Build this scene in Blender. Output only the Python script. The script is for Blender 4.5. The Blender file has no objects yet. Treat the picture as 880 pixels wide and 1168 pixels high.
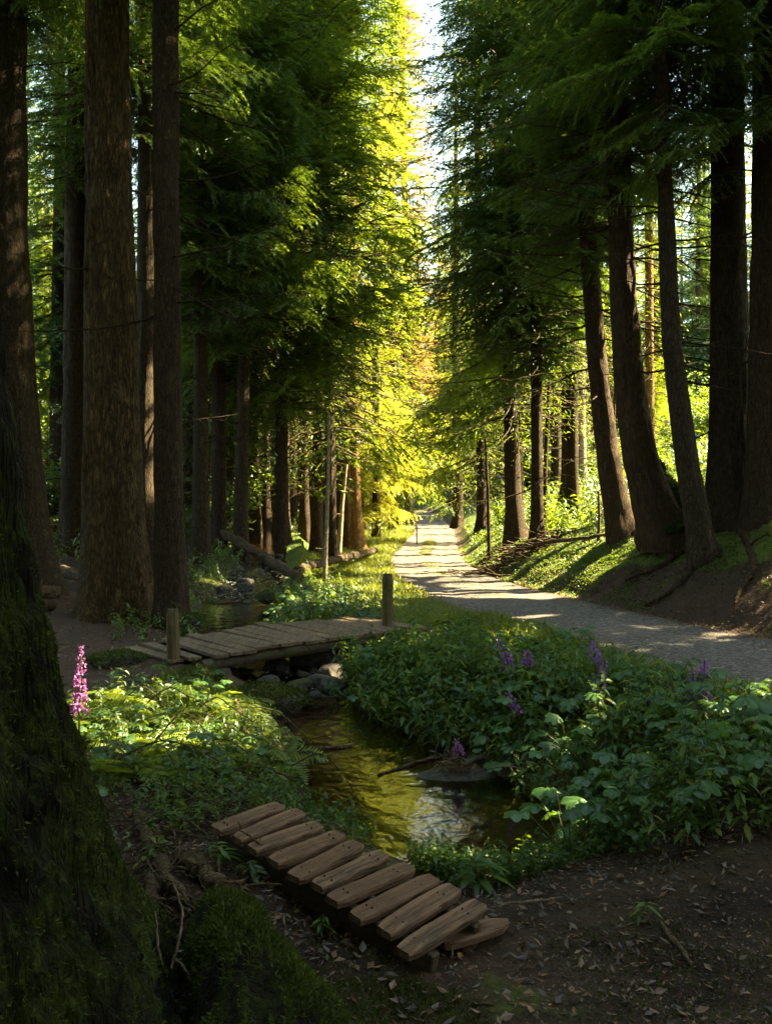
import bpy, math, random
import numpy as np
from mathutils import Vector, Matrix, Euler
R = math.radians
SC = bpy.context.scene
COL = SC.collection
rng = np.random.default_rng(7)
random.seed(7)

# ------------------------------------------------------------------ camera, sky, sun, exposure
F = 1011.0            # focal length in pixels of the 880x1168 frame
CAMZ = 1.6
cam_d = bpy.data.cameras.new('camera'); cam = bpy.data.objects.new('camera', cam_d); COL.objects.link(cam)
cam.location = (0, 0, CAMZ); cam.rotation_euler = (R(90), 0, 0)
cam_d.sensor_fit = 'VERTICAL'; cam_d.sensor_height = 36; cam_d.lens = 36 * F / 1168
cam_d.clip_start = 0.05; cam_d.clip_end = 1500
SC.camera = cam
SUN_AZ, SUN_EL = R(76), R(45)      # azimuth from +Y towards +X
SUN = np.array([math.sin(SUN_AZ) * math.cos(SUN_EL), math.cos(SUN_AZ) * math.cos(SUN_EL), math.sin(SUN_EL)])
w = bpy.data.worlds.new('World'); SC.world = w; w.use_nodes = True
nt = w.node_tree; bg = nt.nodes['Background']
sky = nt.nodes.new('ShaderNodeTexSky'); sky.sky_type = 'NISHITA'; sky.sun_disc = False
sky.sun_elevation = SUN_EL; sky.sun_rotation = SUN_AZ; sky.air_density = 1.0; sky.dust_density = 0.6
wb = nt.nodes.new('ShaderNodeMix'); wb.data_type = 'RGBA'; wb.blend_type = 'MULTIPLY'; wb.inputs[0].default_value = 1.0   # the photograph's warm white balance
nt.links.new(sky.outputs[0], wb.inputs[6]); wb.inputs[7].default_value = (1.0, .88, .62, 1)
nt.links.new(wb.outputs[2], bg.inputs[0]); bg.inputs[1].default_value = 0.09
sl = bpy.data.lights.new('sun', 'SUN'); sun = bpy.data.objects.new('sun', sl); COL.objects.link(sun)
sl.energy = 4.6; sl.angle = R(0.5); sl.color = (1.0, 0.83, 0.46)
sun.rotation_euler = Vector(-SUN).to_track_quat('-Z', 'Y').to_euler()
SC.view_settings.view_transform = 'Standard'; SC.view_settings.look = 'None'
SC.view_settings.gamma = 1; SC.view_settings.use_curve_mapping = False
SC.view_settings.exposure = 3.95
SC.render.engine = 'CYCLES'
cy = SC.cycles
cy.max_bounces = 7; cy.diffuse_bounces = 3; cy.glossy_bounces = 3; cy.transmission_bounces = 4; cy.transparent_max_bounces = 10
cy.caustics_reflective = False; cy.caustics_refractive = False
cy.sample_clamp_indirect = 4; cy.use_denoising = True

# ------------------------------------------------------------------ numeric helpers
def _h(ix, iy, iz, seed):
    n = (ix.astype(np.int64) * 374761393 + iy.astype(np.int64) * 668265263 + iz.astype(np.int64) * 2147483647 + seed * 974634777) & 0xffffffff
    n = ((n ^ (n >> 13)) * 1274126177) & 0xffffffff
    n = (n ^ (n >> 16)) & 0xffff
    return n / 65535.0
def vnoise(x, y, z, seed=0):
    x, y, z = np.broadcast_arrays(np.asarray(x, float), np.asarray(y, float), np.asarray(z, float))
    x0, y0, z0 = np.floor(x), np.floor(y), np.floor(z)
    fx, fy, fz = x - x0, y - y0, z - z0
    fx, fy, fz = (f * f * (3 - 2 * f) for f in (fx, fy, fz))
    r = 0
    for a in (0, 1):
        for b in (0, 1):
            for c in (0, 1):
                r = r + _h(x0 + a, y0 + b, z0 + c, seed) * (fx if a else 1 - fx) * (fy if b else 1 - fy) * (fz if c else 1 - fz)
    return r
def fbm(x, y, z=0.0, oc=4, seed=0, gain=.5):
    a, s, t = 1.0, 0.0, 0.0
    x, y, z = np.asarray(x, float), np.asarray(y, float), np.asarray(z, float)
    for i in range(oc):
        s = s + a * vnoise(x * 2 ** i, y * 2 ** i, z * 2 ** i, seed + i); t += a; a *= gain
    return s / t - 0.5
def sstep(a, b, x):
    t = np.clip((x - a) / (b - a), 0, 1); return t * t * (3 - 2 * t)
def unit(v):
    return v / np.maximum(np.linalg.norm(v, axis=-1, keepdims=True), 1e-9)

# ------------------------------------------------------------------ terrain functions
PY = np.array([-60, -6, 0, 4, 7.5, 11.5, 16.8, 21.3, 28.9, 40, 50, 80, 100, 118, 160])
PX = np.array([16, 8.2, 6.6, 5.5, 4.5, 3.2, 2.0, 1.35, 1.2, 2.0, 2.7, 3.8, 3.4, -2.5, -24])
_fy = np.linspace(-60, 160, 441); _fx = np.interp(_fy, PY, PX)
for _ in range(40): _fx[1:-1] = (_fx[:-2] + 2 * _fx[1:-1] + _fx[2:]) / 4
def pc(y): return np.interp(y, _fy, _fx)
_fs = np.gradient(_fx, _fy)
def pcos(y): return 1 / np.sqrt(1 + np.interp(y, _fy, _fs) ** 2)
def hw(y): return np.interp(y, [0, 10, 20, 30, 60, 100], [1.55, 1.45, 1.28, 1.25, 1.1, .9])
def zp(y): return np.interp(y, [-60, 12, 20, 28, 36, 50, 80, 100, 118, 160], [0, 0, 0, .04, .2, .6, 1.3, 1.8, 2.1, 4])
STREAM = np.array([(1.05, 5.7, .30), (.62, 5.62, .62), (.25, 6.2, .80), (-.1, 7.3, .62), (-.55, 8.6, .42), (-.95, 9.8, .40), (-1.4, 11, .42),
                   (-2.2, 13, .55), (-2.75, 16, .6), (-2.85, 18.5, .5), (-2.95, 21, .42), (-3.6, 26, .4), (-5, 34, .4), (-8, 46, .4)])
def dstream(x, y):
    best = np.full(np.shape(x), 1e9)
    for a, b in zip(STREAM[:-1], STREAM[1:]):
        e = b[:2] - a[:2]; L = e @ e
        t = np.clip(((x - a[0]) * e[0] + (y - a[1]) * e[1]) / L, 0, 1)
        d = np.hypot(x - a[0] - t * e[0], y - a[1] - t * e[1]) - (a[2] + t * (b[2] - a[2]))
        best = np.minimum(best, d)
    return best
def wl(y): return np.interp(y, [0, 9.2, 12, 17, 21, 26, 34, 46], [-.4, -.4, -.22, -.18, .22, .62, 1.15, 2.0])
def pdist(x, y): return (x - pc(y)) * pcos(y)        # signed distance from the path's centre line
def H(x, y, detail=True):
    x = np.asarray(x, float); y = np.asarray(y, float)
    s = pdist(x, y); h = hw(y)
    r = np.maximum(s - h, 0)
    steep = np.interp(y, [0, 14, 22, 30, 60], [.75, .66, .55, .5, .45])
    z = zp(y) + steep * np.minimum(r, 1.7) * sstep(0, .5, r) + .36 * np.clip(r - 1.7, 0, 40)
    # left of the path
    l = np.maximum(-s - h, 0)
    z = z - .05 * np.minimum(l, 2) * (y < 60)
    land_l = .13 * np.clip(-x - 4.2, 0, 60) + .075 * np.clip(y - 17, 0, 40) * sstep(-1.8, -4.0, x)
    zfar = np.where(y > 45, 0, 0) + .06 * np.clip(l - 2, 0, 40) * sstep(35, 55, y)
    z = z + land_l * sstep(1, 2.5, l) + zfar
    z = z + .16 * np.clip(y - 104, 0, 80)
    # foreground, a little lower on the near bank
    z = z - .07 * sstep(5.2, 3.6, y) * sstep(4.0, 2.5, x)
    # hummock beside the pool on the left, hump of soil under the plank ramp
    z = z + .12 * np.exp(-((x + 1.9) ** 2 + (y - 7.3) ** 2) / .9)
    z = z + .16 * np.exp(-((x + .75) ** 2 / .25 + (y - 4.05) ** 2 / .3))
    z = z + .10 * np.exp(-((x + 1.1) ** 2 + (y - 3.4) ** 2) / .4)
    z = z + .22 * np.exp(-((x - 3.1) ** 2 / 1.2 + (y - 4.2) ** 2 / .7))
    z = z + .16 * np.exp(-((x - 2.2) / .8) ** 2 - ((y - 5.2) / .8) ** 2) - .16 * np.exp(-((x - .5) / .6) ** 2 - ((y - 4.55) / .45) ** 2)
    d = dstream(x, y); wz = wl(y)
    if detail:
        onp = sstep(h * .8, h + .5, np.abs(s))
        d = d + .22 * fbm(x * 2.1, y * 2.1, 3, 3, 5)
        z = z + onp * (.16 * fbm(x * .6, y * .6, 0, 3, 11) + .07 * fbm(x * 2.5, y * 2.5, 0, 3, 12) + (.022 + .03 * sstep(0, .5, r)) * fbm(x * 14, y * 14, 0, 2, 13)) \
              + onp * sstep(1.5, 4, r) * .5 * fbm(x * .35, y * .35, 7, 3, 17) + onp * sstep(.1, .8, r) * .22 * fbm(x * 1.6, y * 1.6, 4, 4, 19)
        z = z + (1 - onp) * (.012 * fbm(x * 5, y * 3, 0, 3, 15))
    t = sstep(-.5, .75, d)
    bed = wz - .20 - .05 * sstep(0, -.6, d)
    if detail: bed = bed + .05 * fbm(x * 7, y * 7, 0, 2, 21)
    land = np.maximum(z, wz + .12)
    return np.where(d < .75, bed + (land - bed) * t, z)

def ray(u, v):
    return np.array([(u - 440) / F, 1.0, (584 - v) / F])
def at(u, v, d):
    q = ray(u, v) * d; return np.array([q[0], d, CAMZ + q[2]])
def G(u, v, lo=1.5, hi=150, lift=0):
    """the point of the ground seen at that spot of the picture"""
    q = ray(u, v); ds = np.geomspace(lo, hi, 900)
    hit = CAMZ + q[2] * ds < H(q[0] * ds, ds) + lift
    i = int(np.argmax(hit)) if hit.any() else 899
    d = ds[i]; return np.array([q[0] * d, d, float(H(q[0] * d, d)) + lift])

# ------------------------------------------------------------------ mesh helpers
class Geo:
    """faces collected into one mesh; every face carries a material slot and a random value"""
    def __init__(s): s.V = []; s.F = []; s.M = []; s.A = []; s.n = 0
    def add(s, V, Fc, m=0, a=None):
        V = np.asarray(V, float).reshape(-1, 3); Fc = np.asarray(Fc, np.int64)
        if len(Fc) == 0: return
        s.V.append(V); s.F.append(Fc + s.n); s.n += len(V)
        s.M.append(np.full(len(Fc), m)); s.A.append(np.full(len(Fc), .5) if a is None else np.broadcast_to(np.asarray(a, float), (len(Fc),)))
    def quads(s, Q, m=0, a=None):
        Q = np.asarray(Q, float); n, k = Q.shape[0], Q.shape[1]
        s.add(Q.reshape(-1, 3), np.arange(n * k).reshape(n, k), m, a)
    def grid(s, P, closed=True, m=0, cap=True, a=None):
        P = np.asarray(P, float); nz, n = P.shape[:2]
        i = np.arange(nz - 1)[:, None]; j = np.arange(n if closed else n - 1)[None, :]
        k = (j + 1) % n
        Fc = np.stack([i * n + j, i * n + k, (i + 1) * n + k, (i + 1) * n + j], -1).reshape(-1, 4)
        s.add(P.reshape(-1, 3), Fc, m, a)
        if cap and closed:
            for ring, flip in ((P[0], True), (P[-1], False)):
                o = np.arange(n)
                s.add(ring, [o[::-1] if flip else o], m, None if a is None else np.mean(a))
    def tube(s, pts, rad, n=6, m=0, a=None, cap=True):
        pts = np.asarray(pts, float); rad = np.broadcast_to(np.asarray(rad, float), (len(pts),))
        T = unit(np.gradient(pts, axis=0)); up = np.array([0, 0, 1.0])
        if abs(T[0] @ up) > .9: up = np.array([1.0, 0, 0])
        A = unit(np.cross(T, up)); B = np.cross(T, A)
        th = np.arange(n) * 2 * math.pi / n
        P = pts[:, None] + rad[:, None, None] * (A[:, None] * np.cos(th)[None, :, None] + B[:, None] * np.sin(th)[None, :, None])
        s.grid(P, True, m, cap, a)
    def box(s, c, size, rot=None, m=0, a=None, bev=.0):
        x, y, z = np.array(size) / 2.0
        b = bev
        ring = np.array([(-x + b, -y), (x - b, -y), (x, -y + b), (x, y - b), (x - b, y), (-x + b, y), (-x, y - b), (-x, -y + b)]) if b else np.array([(-x, -y), (x, -y), (x, y), (-x, y)])
        lv = [(-z, b), (-z + b, 0), (z - b, 0), (z, b)] if b else [(-z, 0), (z, 0)]
        P = np.array([[(px * (1 - q / max(x, 1e-6)), py * (1 - q / max(y, 1e-6)), zz) for px, py in ring] for zz, q in lv])
        if rot is not None: P = P @ np.asarray(rot).T
        s.grid(P + np.asarray(c, float), True, m, True, a)
    def mesh(s, name, mats, smooth=False):
        me = bpy.data.meshes.new(name)
        V = np.concatenate(s.V); nf = sum(len(f) for f in s.F)
        sizes = np.concatenate([np.full(len(f), f.shape[1]) for f in s.F]); idx = np.concatenate([f.reshape(-1) for f in s.F])
        me.vertices.add(len(V)); me.vertices.foreach_set('co', V.astype(np.float32).reshape(-1))
        me.loops.add(len(idx)); me.loops.foreach_set('vertex_index', idx.astype(np.int32))
        me.polygons.add(nf); st = np.concatenate([[0], np.cumsum(sizes)[:-1]])
        me.polygons.foreach_set('loop_start', st.astype(np.int32))
        me.polygons.foreach_set('material_index', np.concatenate(s.M).astype(np.int32))
        me.polygons.foreach_set('use_smooth', np.full(nf, smooth))
        at_ = me.attributes.new('var', 'FLOAT', 'FACE'); at_.data.foreach_set('value', np.concatenate(s.A).astype(np.float32))
        for m in (mats if isinstance(mats, (list, tuple)) else [mats]): me.materials.append(m)
        me.update(calc_edges=True); me.validate()
        return me
def link(name, me, parent=None, loc=None, rot=None):
    o = bpy.data.objects.new(name, me); COL.objects.link(o)
    if parent is not None: o.parent = parent
    if loc is not None: o.location = loc
    if rot is not None: o.rotation_euler = rot
    return o
def tag(o, label=None, cat=None, group=None, kind=None):
    if label: o['label'] = label
    if cat: o['category'] = cat
    if group: o['group'] = group
    if kind: o['kind'] = kind
    return o
def empty(name, loc, label, cat, group=None, rot=None):
    o = bpy.data.objects.new(name, None); COL.objects.link(o); o.location = loc; o.empty_display_size = .1
    if rot is not None: o.rotation_euler = rot
    return tag(o, label, cat, group)
def dup(o, loc, rot=None, scale=None, label=None, group=None):
    c = o.copy(); COL.objects.link(c); c.location = loc
    if rot is not None: c.rotation_euler = rot
    if scale is not None: c.scale = (scale,) * 3
    if label: c['label'] = label
    if group: c['group'] = group
    for ch in list(o.children):
        d = ch.copy(); COL.objects.link(d); d.parent = c
        for g in list(ch.children):
            e = g.copy(); COL.objects.link(e); e.parent = d
    return c
def rotz(a): c, s_ = math.cos(a), math.sin(a); return np.array([[c, -s_, 0], [s_, c, 0], [0, 0, 1.0]])
def euler(x, y, z): return np.array(Euler((x, y, z)).to_matrix())
def leafquads(P, D, S, L, W, bend=0.0):
    """diamond leaves: base P, direction D, side S, length L, width W"""
    L = np.broadcast_to(L, (len(P),))[:, None]; W = np.broadcast_to(W, (len(P),))[:, None]
    N = np.cross(D, S)
    mid = P + D * L * .45 + N * L * bend
    return np.stack([P, mid + S * W * .5, P + D * L, mid - S * W * .5], 1)
def rdir(n, r=rng):
    return unit(r.normal(size=(n, 3)))

# ------------------------------------------------------------------ materials
class NT:
    def __init__(s, name):
        s.m = bpy.data.materials.new(name); s.m.use_nodes = True; s.t = s.m.node_tree; s.t.nodes.clear()
        s.out = s.n('ShaderNodeOutputMaterial')
    def n(s, typ, **k):
        nd = s.t.nodes.new(typ)
        for a, b in k.items(): setattr(nd, a, b)
        return nd
    def l(s, a, b): s.t.links.new(a, b)
    def set(s, sock, v):
        if isinstance(v, bpy.types.NodeSocket): s.l(v, sock)
        elif isinstance(v, (tuple, list)) and len(v) == 3 and sock.type == 'RGBA': sock.default_value = (*v, 1)
        else: sock.default_value = v
    def coord(s, kind='Object', scale=(1, 1, 1)):
        c = s.n('ShaderNodeTexCoord'); mp = s.n('ShaderNodeMapping'); s.l(c.outputs[kind], mp.inputs[0]); mp.inputs['Scale'].default_value = scale
        return mp.outputs[0]
    def pos(s, scale=(1, 1, 1)):
        g = s.n('ShaderNodeNewGeometry'); mp = s.n('ShaderNodeMapping'); s.l(g.outputs['Position'], mp.inputs[0]); mp.inputs['Scale'].default_value = scale
        return mp.outputs[0]
    def noise(s, vec, scale, detail=4, rough=.55, dist=0.0):
        nd = s.n('ShaderNodeTexNoise'); s.l(vec, nd.inputs['Vector']); nd.inputs['Scale'].default_value = scale
        nd.inputs['Detail'].default_value = detail; nd.inputs['Roughness'].default_value = rough; nd.inputs['Distortion'].default_value = dist
        return nd.outputs['Fac']
    def voro(s, vec, scale, feature='F1', out='Distance', rand=1.0):
        nd = s.n('ShaderNodeTexVoronoi', feature=feature); s.l(vec, nd.inputs['Vector']); nd.inputs['Scale'].default_value = scale
        nd.inputs['Randomness'].default_value = rand
        return nd.outputs[out]
    def ramp(s, fac, stops):
        nd = s.n('ShaderNodeValToRGB'); s.set(nd.inputs[0], fac); cr = nd.color_ramp
        while len(cr.elements) < len(stops): cr.elements.new(.5)
        for e, (p, c) in zip(cr.elements, stops):
            e.position = p; e.color = (*c, 1) if isinstance(c, (tuple, list)) else (c, c, c, 1)
        return nd.outputs[0]
    def mix(s, fac, a, b, typ='MIX'):
        nd = s.n('ShaderNodeMix', data_type='RGBA', blend_type=typ); s.set(nd.inputs[0], fac); s.set(nd.inputs[6], a); s.set(nd.inputs[7], b)
        return nd.outputs[2]
    def math(s, op, a, b=0.0, c=None):
        nd = s.n('ShaderNodeMath', operation=op); s.set(nd.inputs[0], a); s.set(nd.inputs[1], b)
        if c is not None: s.set(nd.inputs[2], c)
        return nd.outputs[0]
    def maprange(s, v, a, b, c=0., d=1.):
        nd = s.n('ShaderNodeMapRange'); s.set(nd.inputs[0], v)
        for i, q in enumerate((a, b, c, d)): nd.inputs[i + 1].default_value = q
        return nd.outputs[0]
    def attr(s, name):
        return s.n('ShaderNodeAttribute', attribute_name=name).outputs['Fac']
    def orand(s): return s.n('ShaderNodeObjectInfo').outputs['Random']
    def bump(s, h, strength, dist=.02, normal=None):
        nd = s.n('ShaderNodeBump'); s.set(nd.inputs['Height'], h); nd.inputs['Strength'].default_value = strength; nd.inputs['Distance'].default_value = dist
        if normal is not None: s.l(normal, nd.inputs['Normal'])
        return nd.outputs[0]
    def bsdf(s, col, rough=.8, normal=None, spec=.3):
        nd = s.n('ShaderNodeBsdfPrincipled'); s.set(nd.inputs['Base Color'], col); s.set(nd.inputs['Roughness'], rough)
        nd.inputs['Specular IOR Level'].default_value = spec
        if normal is not None: s.l(normal, nd.inputs['Normal'])
        return nd.outputs[0]
    def done(s, sh):
        s.l(sh, s.out.inputs['Surface']); return s.m

def m_bark(name, dark, light, moss=0.0, mosscol=(.06, .085, .012), vs=.14, sc=9.0, bump=.8, crack=.75):
    t = NT(name); p0 = t.coord('Object', (1, 1, vs)); p1 = t.coord('Object')
    nz = t.n('ShaderNodeTexNoise'); t.l(p0, nz.inputs['Vector']); nz.inputs['Scale'].default_value = sc * .8; nz.inputs['Detail'].default_value = 3
    va = t.n('ShaderNodeVectorMath', operation='MULTIPLY_ADD'); t.l(nz.outputs['Color'], va.inputs[0]); va.inputs[1].default_value = (4.2 / sc, 4.2 / sc, 1.4 / sc); t.l(p0, va.inputs[2])
    p = va.outputs[0]
    wob = t.noise(p1, 1.6, 3)
    v = t.voro(p, sc, 'DISTANCE_TO_EDGE'); n1 = t.noise(p, sc * 1.7, 6, .65, .6); n2 = t.noise(p1, 42, 4, .7)
    plate = t.math('MULTIPLY', t.math('MULTIPLY', t.maprange(v, .02, .22), t.maprange(n1, .30, .52, .25, 1)), t.maprange(t.voro(p, sc * 2.6, 'DISTANCE_TO_EDGE'), .0, .14, .5, 1))
    h = t.math('ADD', t.math('ADD', t.math('MULTIPLY', plate, .8), t.math('MULTIPLY', n1, .45)), t.math('MULTIPLY', n2, .2))
    col = t.mix(t.maprange(t.math('ADD', n1, t.math('MULTIPLY', wob, .6)), .45, 1.05), tuple(.5 * (a + b) for a, b in zip(dark, light)), light)
    col = t.mix(t.maprange(n2, .45, .75, 0, .6), col, tuple(min(1, c * 1.4 + .01) for c in light))
    lich = t.maprange(t.noise(p1, 7, 5, .7), .62, .72, 0, .45)     # pale lichen flecks
    col = t.mix(lich, col, (light[0] * 1.1 + .03, light[1] * 1.25 + .04, light[2] * 1.2 + .02))
    col = t.mix(t.math('MULTIPLY', t.math('SUBTRACT', 1.0, plate), crack), col, dark)  # dark cracks: bark tone deepened in place of weak relief shading
    if moss:
        a = t.attr('moss') if moss > 1 else moss
        mk = t.maprange(t.math('ADD', t.noise(p1, 5, 5, .65), a if moss > 1 else moss - .5), .55, .72)
        mc = t.mix(t.maprange(t.noise(p1, 60, 4, .7), .3, .7), tuple(c * .4 for c in mosscol), tuple(c * 1.4 for c in mosscol))
        col = t.mix(t.math('MULTIPLY', mk, t.maprange(n2, .35, .55, .35, 1)), col, mc)
    nb = t.bump(h, bump, .06)
    return t.done(t.bsdf(col, .9, nb, .15))

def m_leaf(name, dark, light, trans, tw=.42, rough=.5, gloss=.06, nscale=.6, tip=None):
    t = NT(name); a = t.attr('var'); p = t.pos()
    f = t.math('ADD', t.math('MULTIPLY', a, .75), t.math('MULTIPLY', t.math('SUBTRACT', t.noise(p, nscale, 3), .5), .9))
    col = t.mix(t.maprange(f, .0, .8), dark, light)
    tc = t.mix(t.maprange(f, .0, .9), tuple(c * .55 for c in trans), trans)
    if tip is not None:
        k = t.maprange(a, .93, .96); col = t.mix(k, col, tip); tc = t.mix(k, tc, tip)
    d = t.n('ShaderNodeBsdfDiffuse'); t.set(d.inputs[0], col)
    tr = t.n('ShaderNodeBsdfTranslucent'); t.set(tr.inputs[0], tc)
    mx = t.n('ShaderNodeMixShader'); mx.inputs[0].default_value = tw; t.l(d.outputs[0], mx.inputs[1]); t.l(tr.outputs[0], mx.inputs[2])
    g = t.n('ShaderNodeBsdfGlossy'); g.inputs['Roughness'].default_value = rough; t.set(g.inputs[0], (.8, .9, .95))
    m2 = t.n('ShaderNodeMixShader'); m2.inputs[0].default_value = gloss; t.l(mx.outputs[0], m2.inputs[1]); t.l(g.outputs[0], m2.inputs[2])
    return t.done(m2.outputs[0])

def m_wood(name, dark, light, axis=0, moss=.0):
    t = NT(name); sc = [14, 14, 14]; sc[axis] = 1.0
    p = t.coord('Object', tuple(sc)); p1 = t.coord('Object'); a = t.attr('var')
    g = t.noise(p, 2.2, 6, .65, .6); w1 = t.noise(p1, 3.5, 4)
    col = t.mix(t.maprange(g, .38, .62), dark, light)
    col = t.mix(t.maprange(a, 0, 1, 0, .75), col, tuple(c * q for c, q in zip(light, (.5, .46, .44))))
    col = t.mix(t.maprange(w1, .5, .72, 0, .6), col, tuple(c * .45 for c in light))
    if moss:
        mk = t.maprange(t.noise(p1, 4.5, 5, .7), .66 - moss * .25, .78 - moss * .25)
        col = t.mix(mk, col, (.045, .06, .012))
    spot = t.voro(p1, 16, 'F1'); col = t.mix(t.maprange(spot, .035, .06, .75, 0), col, (.02, .015, .01))
    sp = t.math('MULTIPLY', t.maprange(t.noise(p, 5.5, 2, .5), .62, .66), t.maprange(t.noise(p1, 2.6, 2), .42, .56)); col = t.mix(t.math('MULTIPLY', sp, .85), col, tuple(c * .18 for c in light))
    nb = t.bump(t.math('SUBTRACT', t.math('ADD', g, t.math('MULTIPLY', t.noise(p1, 60, 2), .25)), t.math('MULTIPLY', sp, .8)), .75, .014)
    return t.done(t.bsdf(col, .72, nb, .3))

BARK_BIG = m_bark('bark_furrowed', (.024, .015, .008), (.235, .150, .070), .42, (.06, .065, .015), .15, 15, 1.0, .9)
BARK_DARK = m_bark('bark_dark', (.018, .012, .008), (.110, .071, .040), .40, (.045, .055, .012), .17, 19, .9, .8)
BARK_GREY = m_bark('bark_grey', (.018, .013, .009), (.115, .080, .050), .40, (.055, .062, .018), .2, 20, .8, .75)
BARK_SUNLIT = m_bark('bark_sunlit', (.06, .03, .012), (.34, .18, .065), .0, vs=.25, sc=10, bump=.7)  # orange of the sunlight put into the bark colour of lit trunks
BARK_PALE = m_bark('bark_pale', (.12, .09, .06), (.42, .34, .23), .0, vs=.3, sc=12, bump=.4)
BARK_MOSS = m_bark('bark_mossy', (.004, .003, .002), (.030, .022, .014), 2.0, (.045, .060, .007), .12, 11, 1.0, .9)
BARK_LEAN = m_bark('bark_reddish', (.022, .014, .009), (.150, .092, .052), .42, (.05, .07, .012), .17, 18, .9, .75)
DEADWOOD = m_bark('dead_wood', (.035, .024, .015), (.16, .11, .065), .36, (.06, .075, .02), .12, 10, .6)
LOGWOOD = m_bark('log_wood', (.03, .021, .014), (.15, .105, .062), .38, (.06, .075, .02), .12, 10, .6)
TWIG = m_bark('twig', (.04, .028, .018), (.13, .09, .055), .0, vs=.3, sc=20, bump=.3)
PALE_STICK = m_bark('pale_stick', (.07, .05, .035), (.24, .175, .115), .0, vs=.3, sc=20, bump=.3)
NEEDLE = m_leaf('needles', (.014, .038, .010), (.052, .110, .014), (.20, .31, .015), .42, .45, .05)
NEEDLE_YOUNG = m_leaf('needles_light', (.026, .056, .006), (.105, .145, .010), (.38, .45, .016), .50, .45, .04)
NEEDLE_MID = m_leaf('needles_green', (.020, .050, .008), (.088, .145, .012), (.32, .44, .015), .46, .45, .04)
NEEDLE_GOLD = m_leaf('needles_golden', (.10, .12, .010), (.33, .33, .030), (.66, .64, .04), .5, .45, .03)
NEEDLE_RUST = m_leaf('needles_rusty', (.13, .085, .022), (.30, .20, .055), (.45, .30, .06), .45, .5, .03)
UNDER = m_leaf('undergrowth_leaf', (.020, .048, .006), (.080, .135, .010), (.30, .40, .014), .46, .45, .06, 1.2)
GRASS = m_leaf('grass_blade', (.035, .058, .007), (.15, .18, .015), (.42, .44, .02), .42, .5, .04, .8)
FERNL = m_leaf('fern_leaf', (.06, .11, .008), (.21, .27, .014), (.46, .54, .016), .47, .5, .03, 1.5)
BROAD = m_leaf('broad_leaf', (.024, .075, .018), (.095, .190, .050), (.22, .38, .025), .36, .42, .035, 2.0, (.30, .28, .03))
HERB = m_leaf('herb_leaf', (.016, .050, .006), (.090, .165, .014), (.28, .42, .015), .38, .45, .03, 1.5, (.28, .25, .03))
MOSSB = m_leaf('moss_blade', (.018, .030, .003), (.105, .140, .010), (.12, .15, .008), .3, .7, .02, 6.0)
LITTER = m_leaf('dead_leaf', (.028, .016, .009), (.26, .13, .065), (.2, .09, .03), .2, .5, .06, 9.0, (.34, .14, .03))
PETAL = m_leaf('petal', (.30, .11, .50), (.60, .30, .76), (.55, .22, .70), .4, .5, .04, 12)
PETAL_PINK = m_leaf('petal_pink', (.36, .10, .40), (.62, .28, .62), (.70, .25, .65), .4, .5, .04, 12)
PETAL_Y = m_leaf('petal_yellow', (.55, .36, .02), (.75, .52, .03), (.7, .5, .03), .4, .5, .04, 12)
DRYF = m_leaf('dry_foliage', (.12, .07, .04), (.30, .18, .11), (.25, .15, .08), .3, .5, .03, 5)
STEM = m_leaf('stem', (.05, .06, .015), (.11, .10, .03), (.1, .1, .02), .15, .5, .05)
DSTEM = m_leaf('dark_stem', (.05, .025, .035), (.10, .05, .05), (.1, .05, .05), .15, .5, .05)
NAIL = m_wood('nail_iron', (.015, .010, .008), (.05, .03, .02))
PLANK = m_wood('plank_wood', (.042, .026, .017), (.27, .155, .092), 0)
DECK = m_wood('deck_wood', (.065, .045, .030), (.21, .145, .095), 1, .25)
BEAM = m_wood('beam_wood', (.035, .026, .018), (.11, .078, .050), 0, .5)
POST = m_wood('post_wood', (.05, .038, .018), (.17, .125, .06), 2, .55)

def m_ground():
    t = NT('forest_floor'); p = t.pos()
    n1 = t.noise(p, 3, 6, .6); n2 = t.noise(p, 38, 4, .7); n3 = t.noise(p, .8, 4)
    soil = t.mix(t.maprange(n1, .35, .65), (.016, .010, .007), (.052, .032, .022))
    soil = t.mix(t.maprange(n2, .5, .7, 0, .8), soil, (.085, .046, .028))
    dirt = t.mix(t.maprange(n2, .35, .65), (.034, .020, .014), (.095, .058, .040))
    moss = t.mix(t.maprange(n2, .3, .7), (.022, .045, .008), (.085, .125, .014))
    moss = t.mix(t.maprange(n3, .45, .6, 0, .6), moss, (.12, .14, .02))
    vc = t.n('ShaderNodeTexVoronoi'); t.l(p, vc.inputs['Vector']); vc.inputs['Scale'].default_value = 15
    sep = t.n('ShaderNodeSeparateColor'); t.l(vc.outputs['Color'], sep.inputs[0])
    bed = t.ramp(sep.outputs[0], [(0, (.09, .055, .02)), (.4, (.22, .125, .04)), (.7, (.30, .19, .075)), (1, (.16, .14, .10))])
    bed = t.mix(t.maprange(t.noise(p, 2.2, 3), .4, .6, 0, .7), bed, (.17, .095, .025))
    fr = t.maprange(t.math('ADD', t.attr('dirt'), t.math('MULTIPLY', t.math('SUBTRACT', n1, .5), .8)), .35, .65)
    fm = t.maprange(t.math('ADD', t.attr('moss'), t.math('MULTIPLY', t.math('SUBTRACT', t.noise(p, 1.7, 6, .65), .5), 1.3)), .4, .62)
    col = t.mix(fr, soil, dirt); col = t.mix(fm, col, moss); col = t.mix(t.attr('bed'), col, bed)
    hb = t.math('ADD', t.math('MULTIPLY', n2, .5), t.math('MULTIPLY', n1, .6))
    hb = t.math('ADD', hb, t.math('MULTIPLY', t.math('MULTIPLY', t.maprange(vc.outputs['Distance'], 0, .6, 1, 0), t.attr('bed')), .8))
    return t.done(t.bsdf(col, .9, t.bump(hb, .9, .04), .2))
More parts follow.
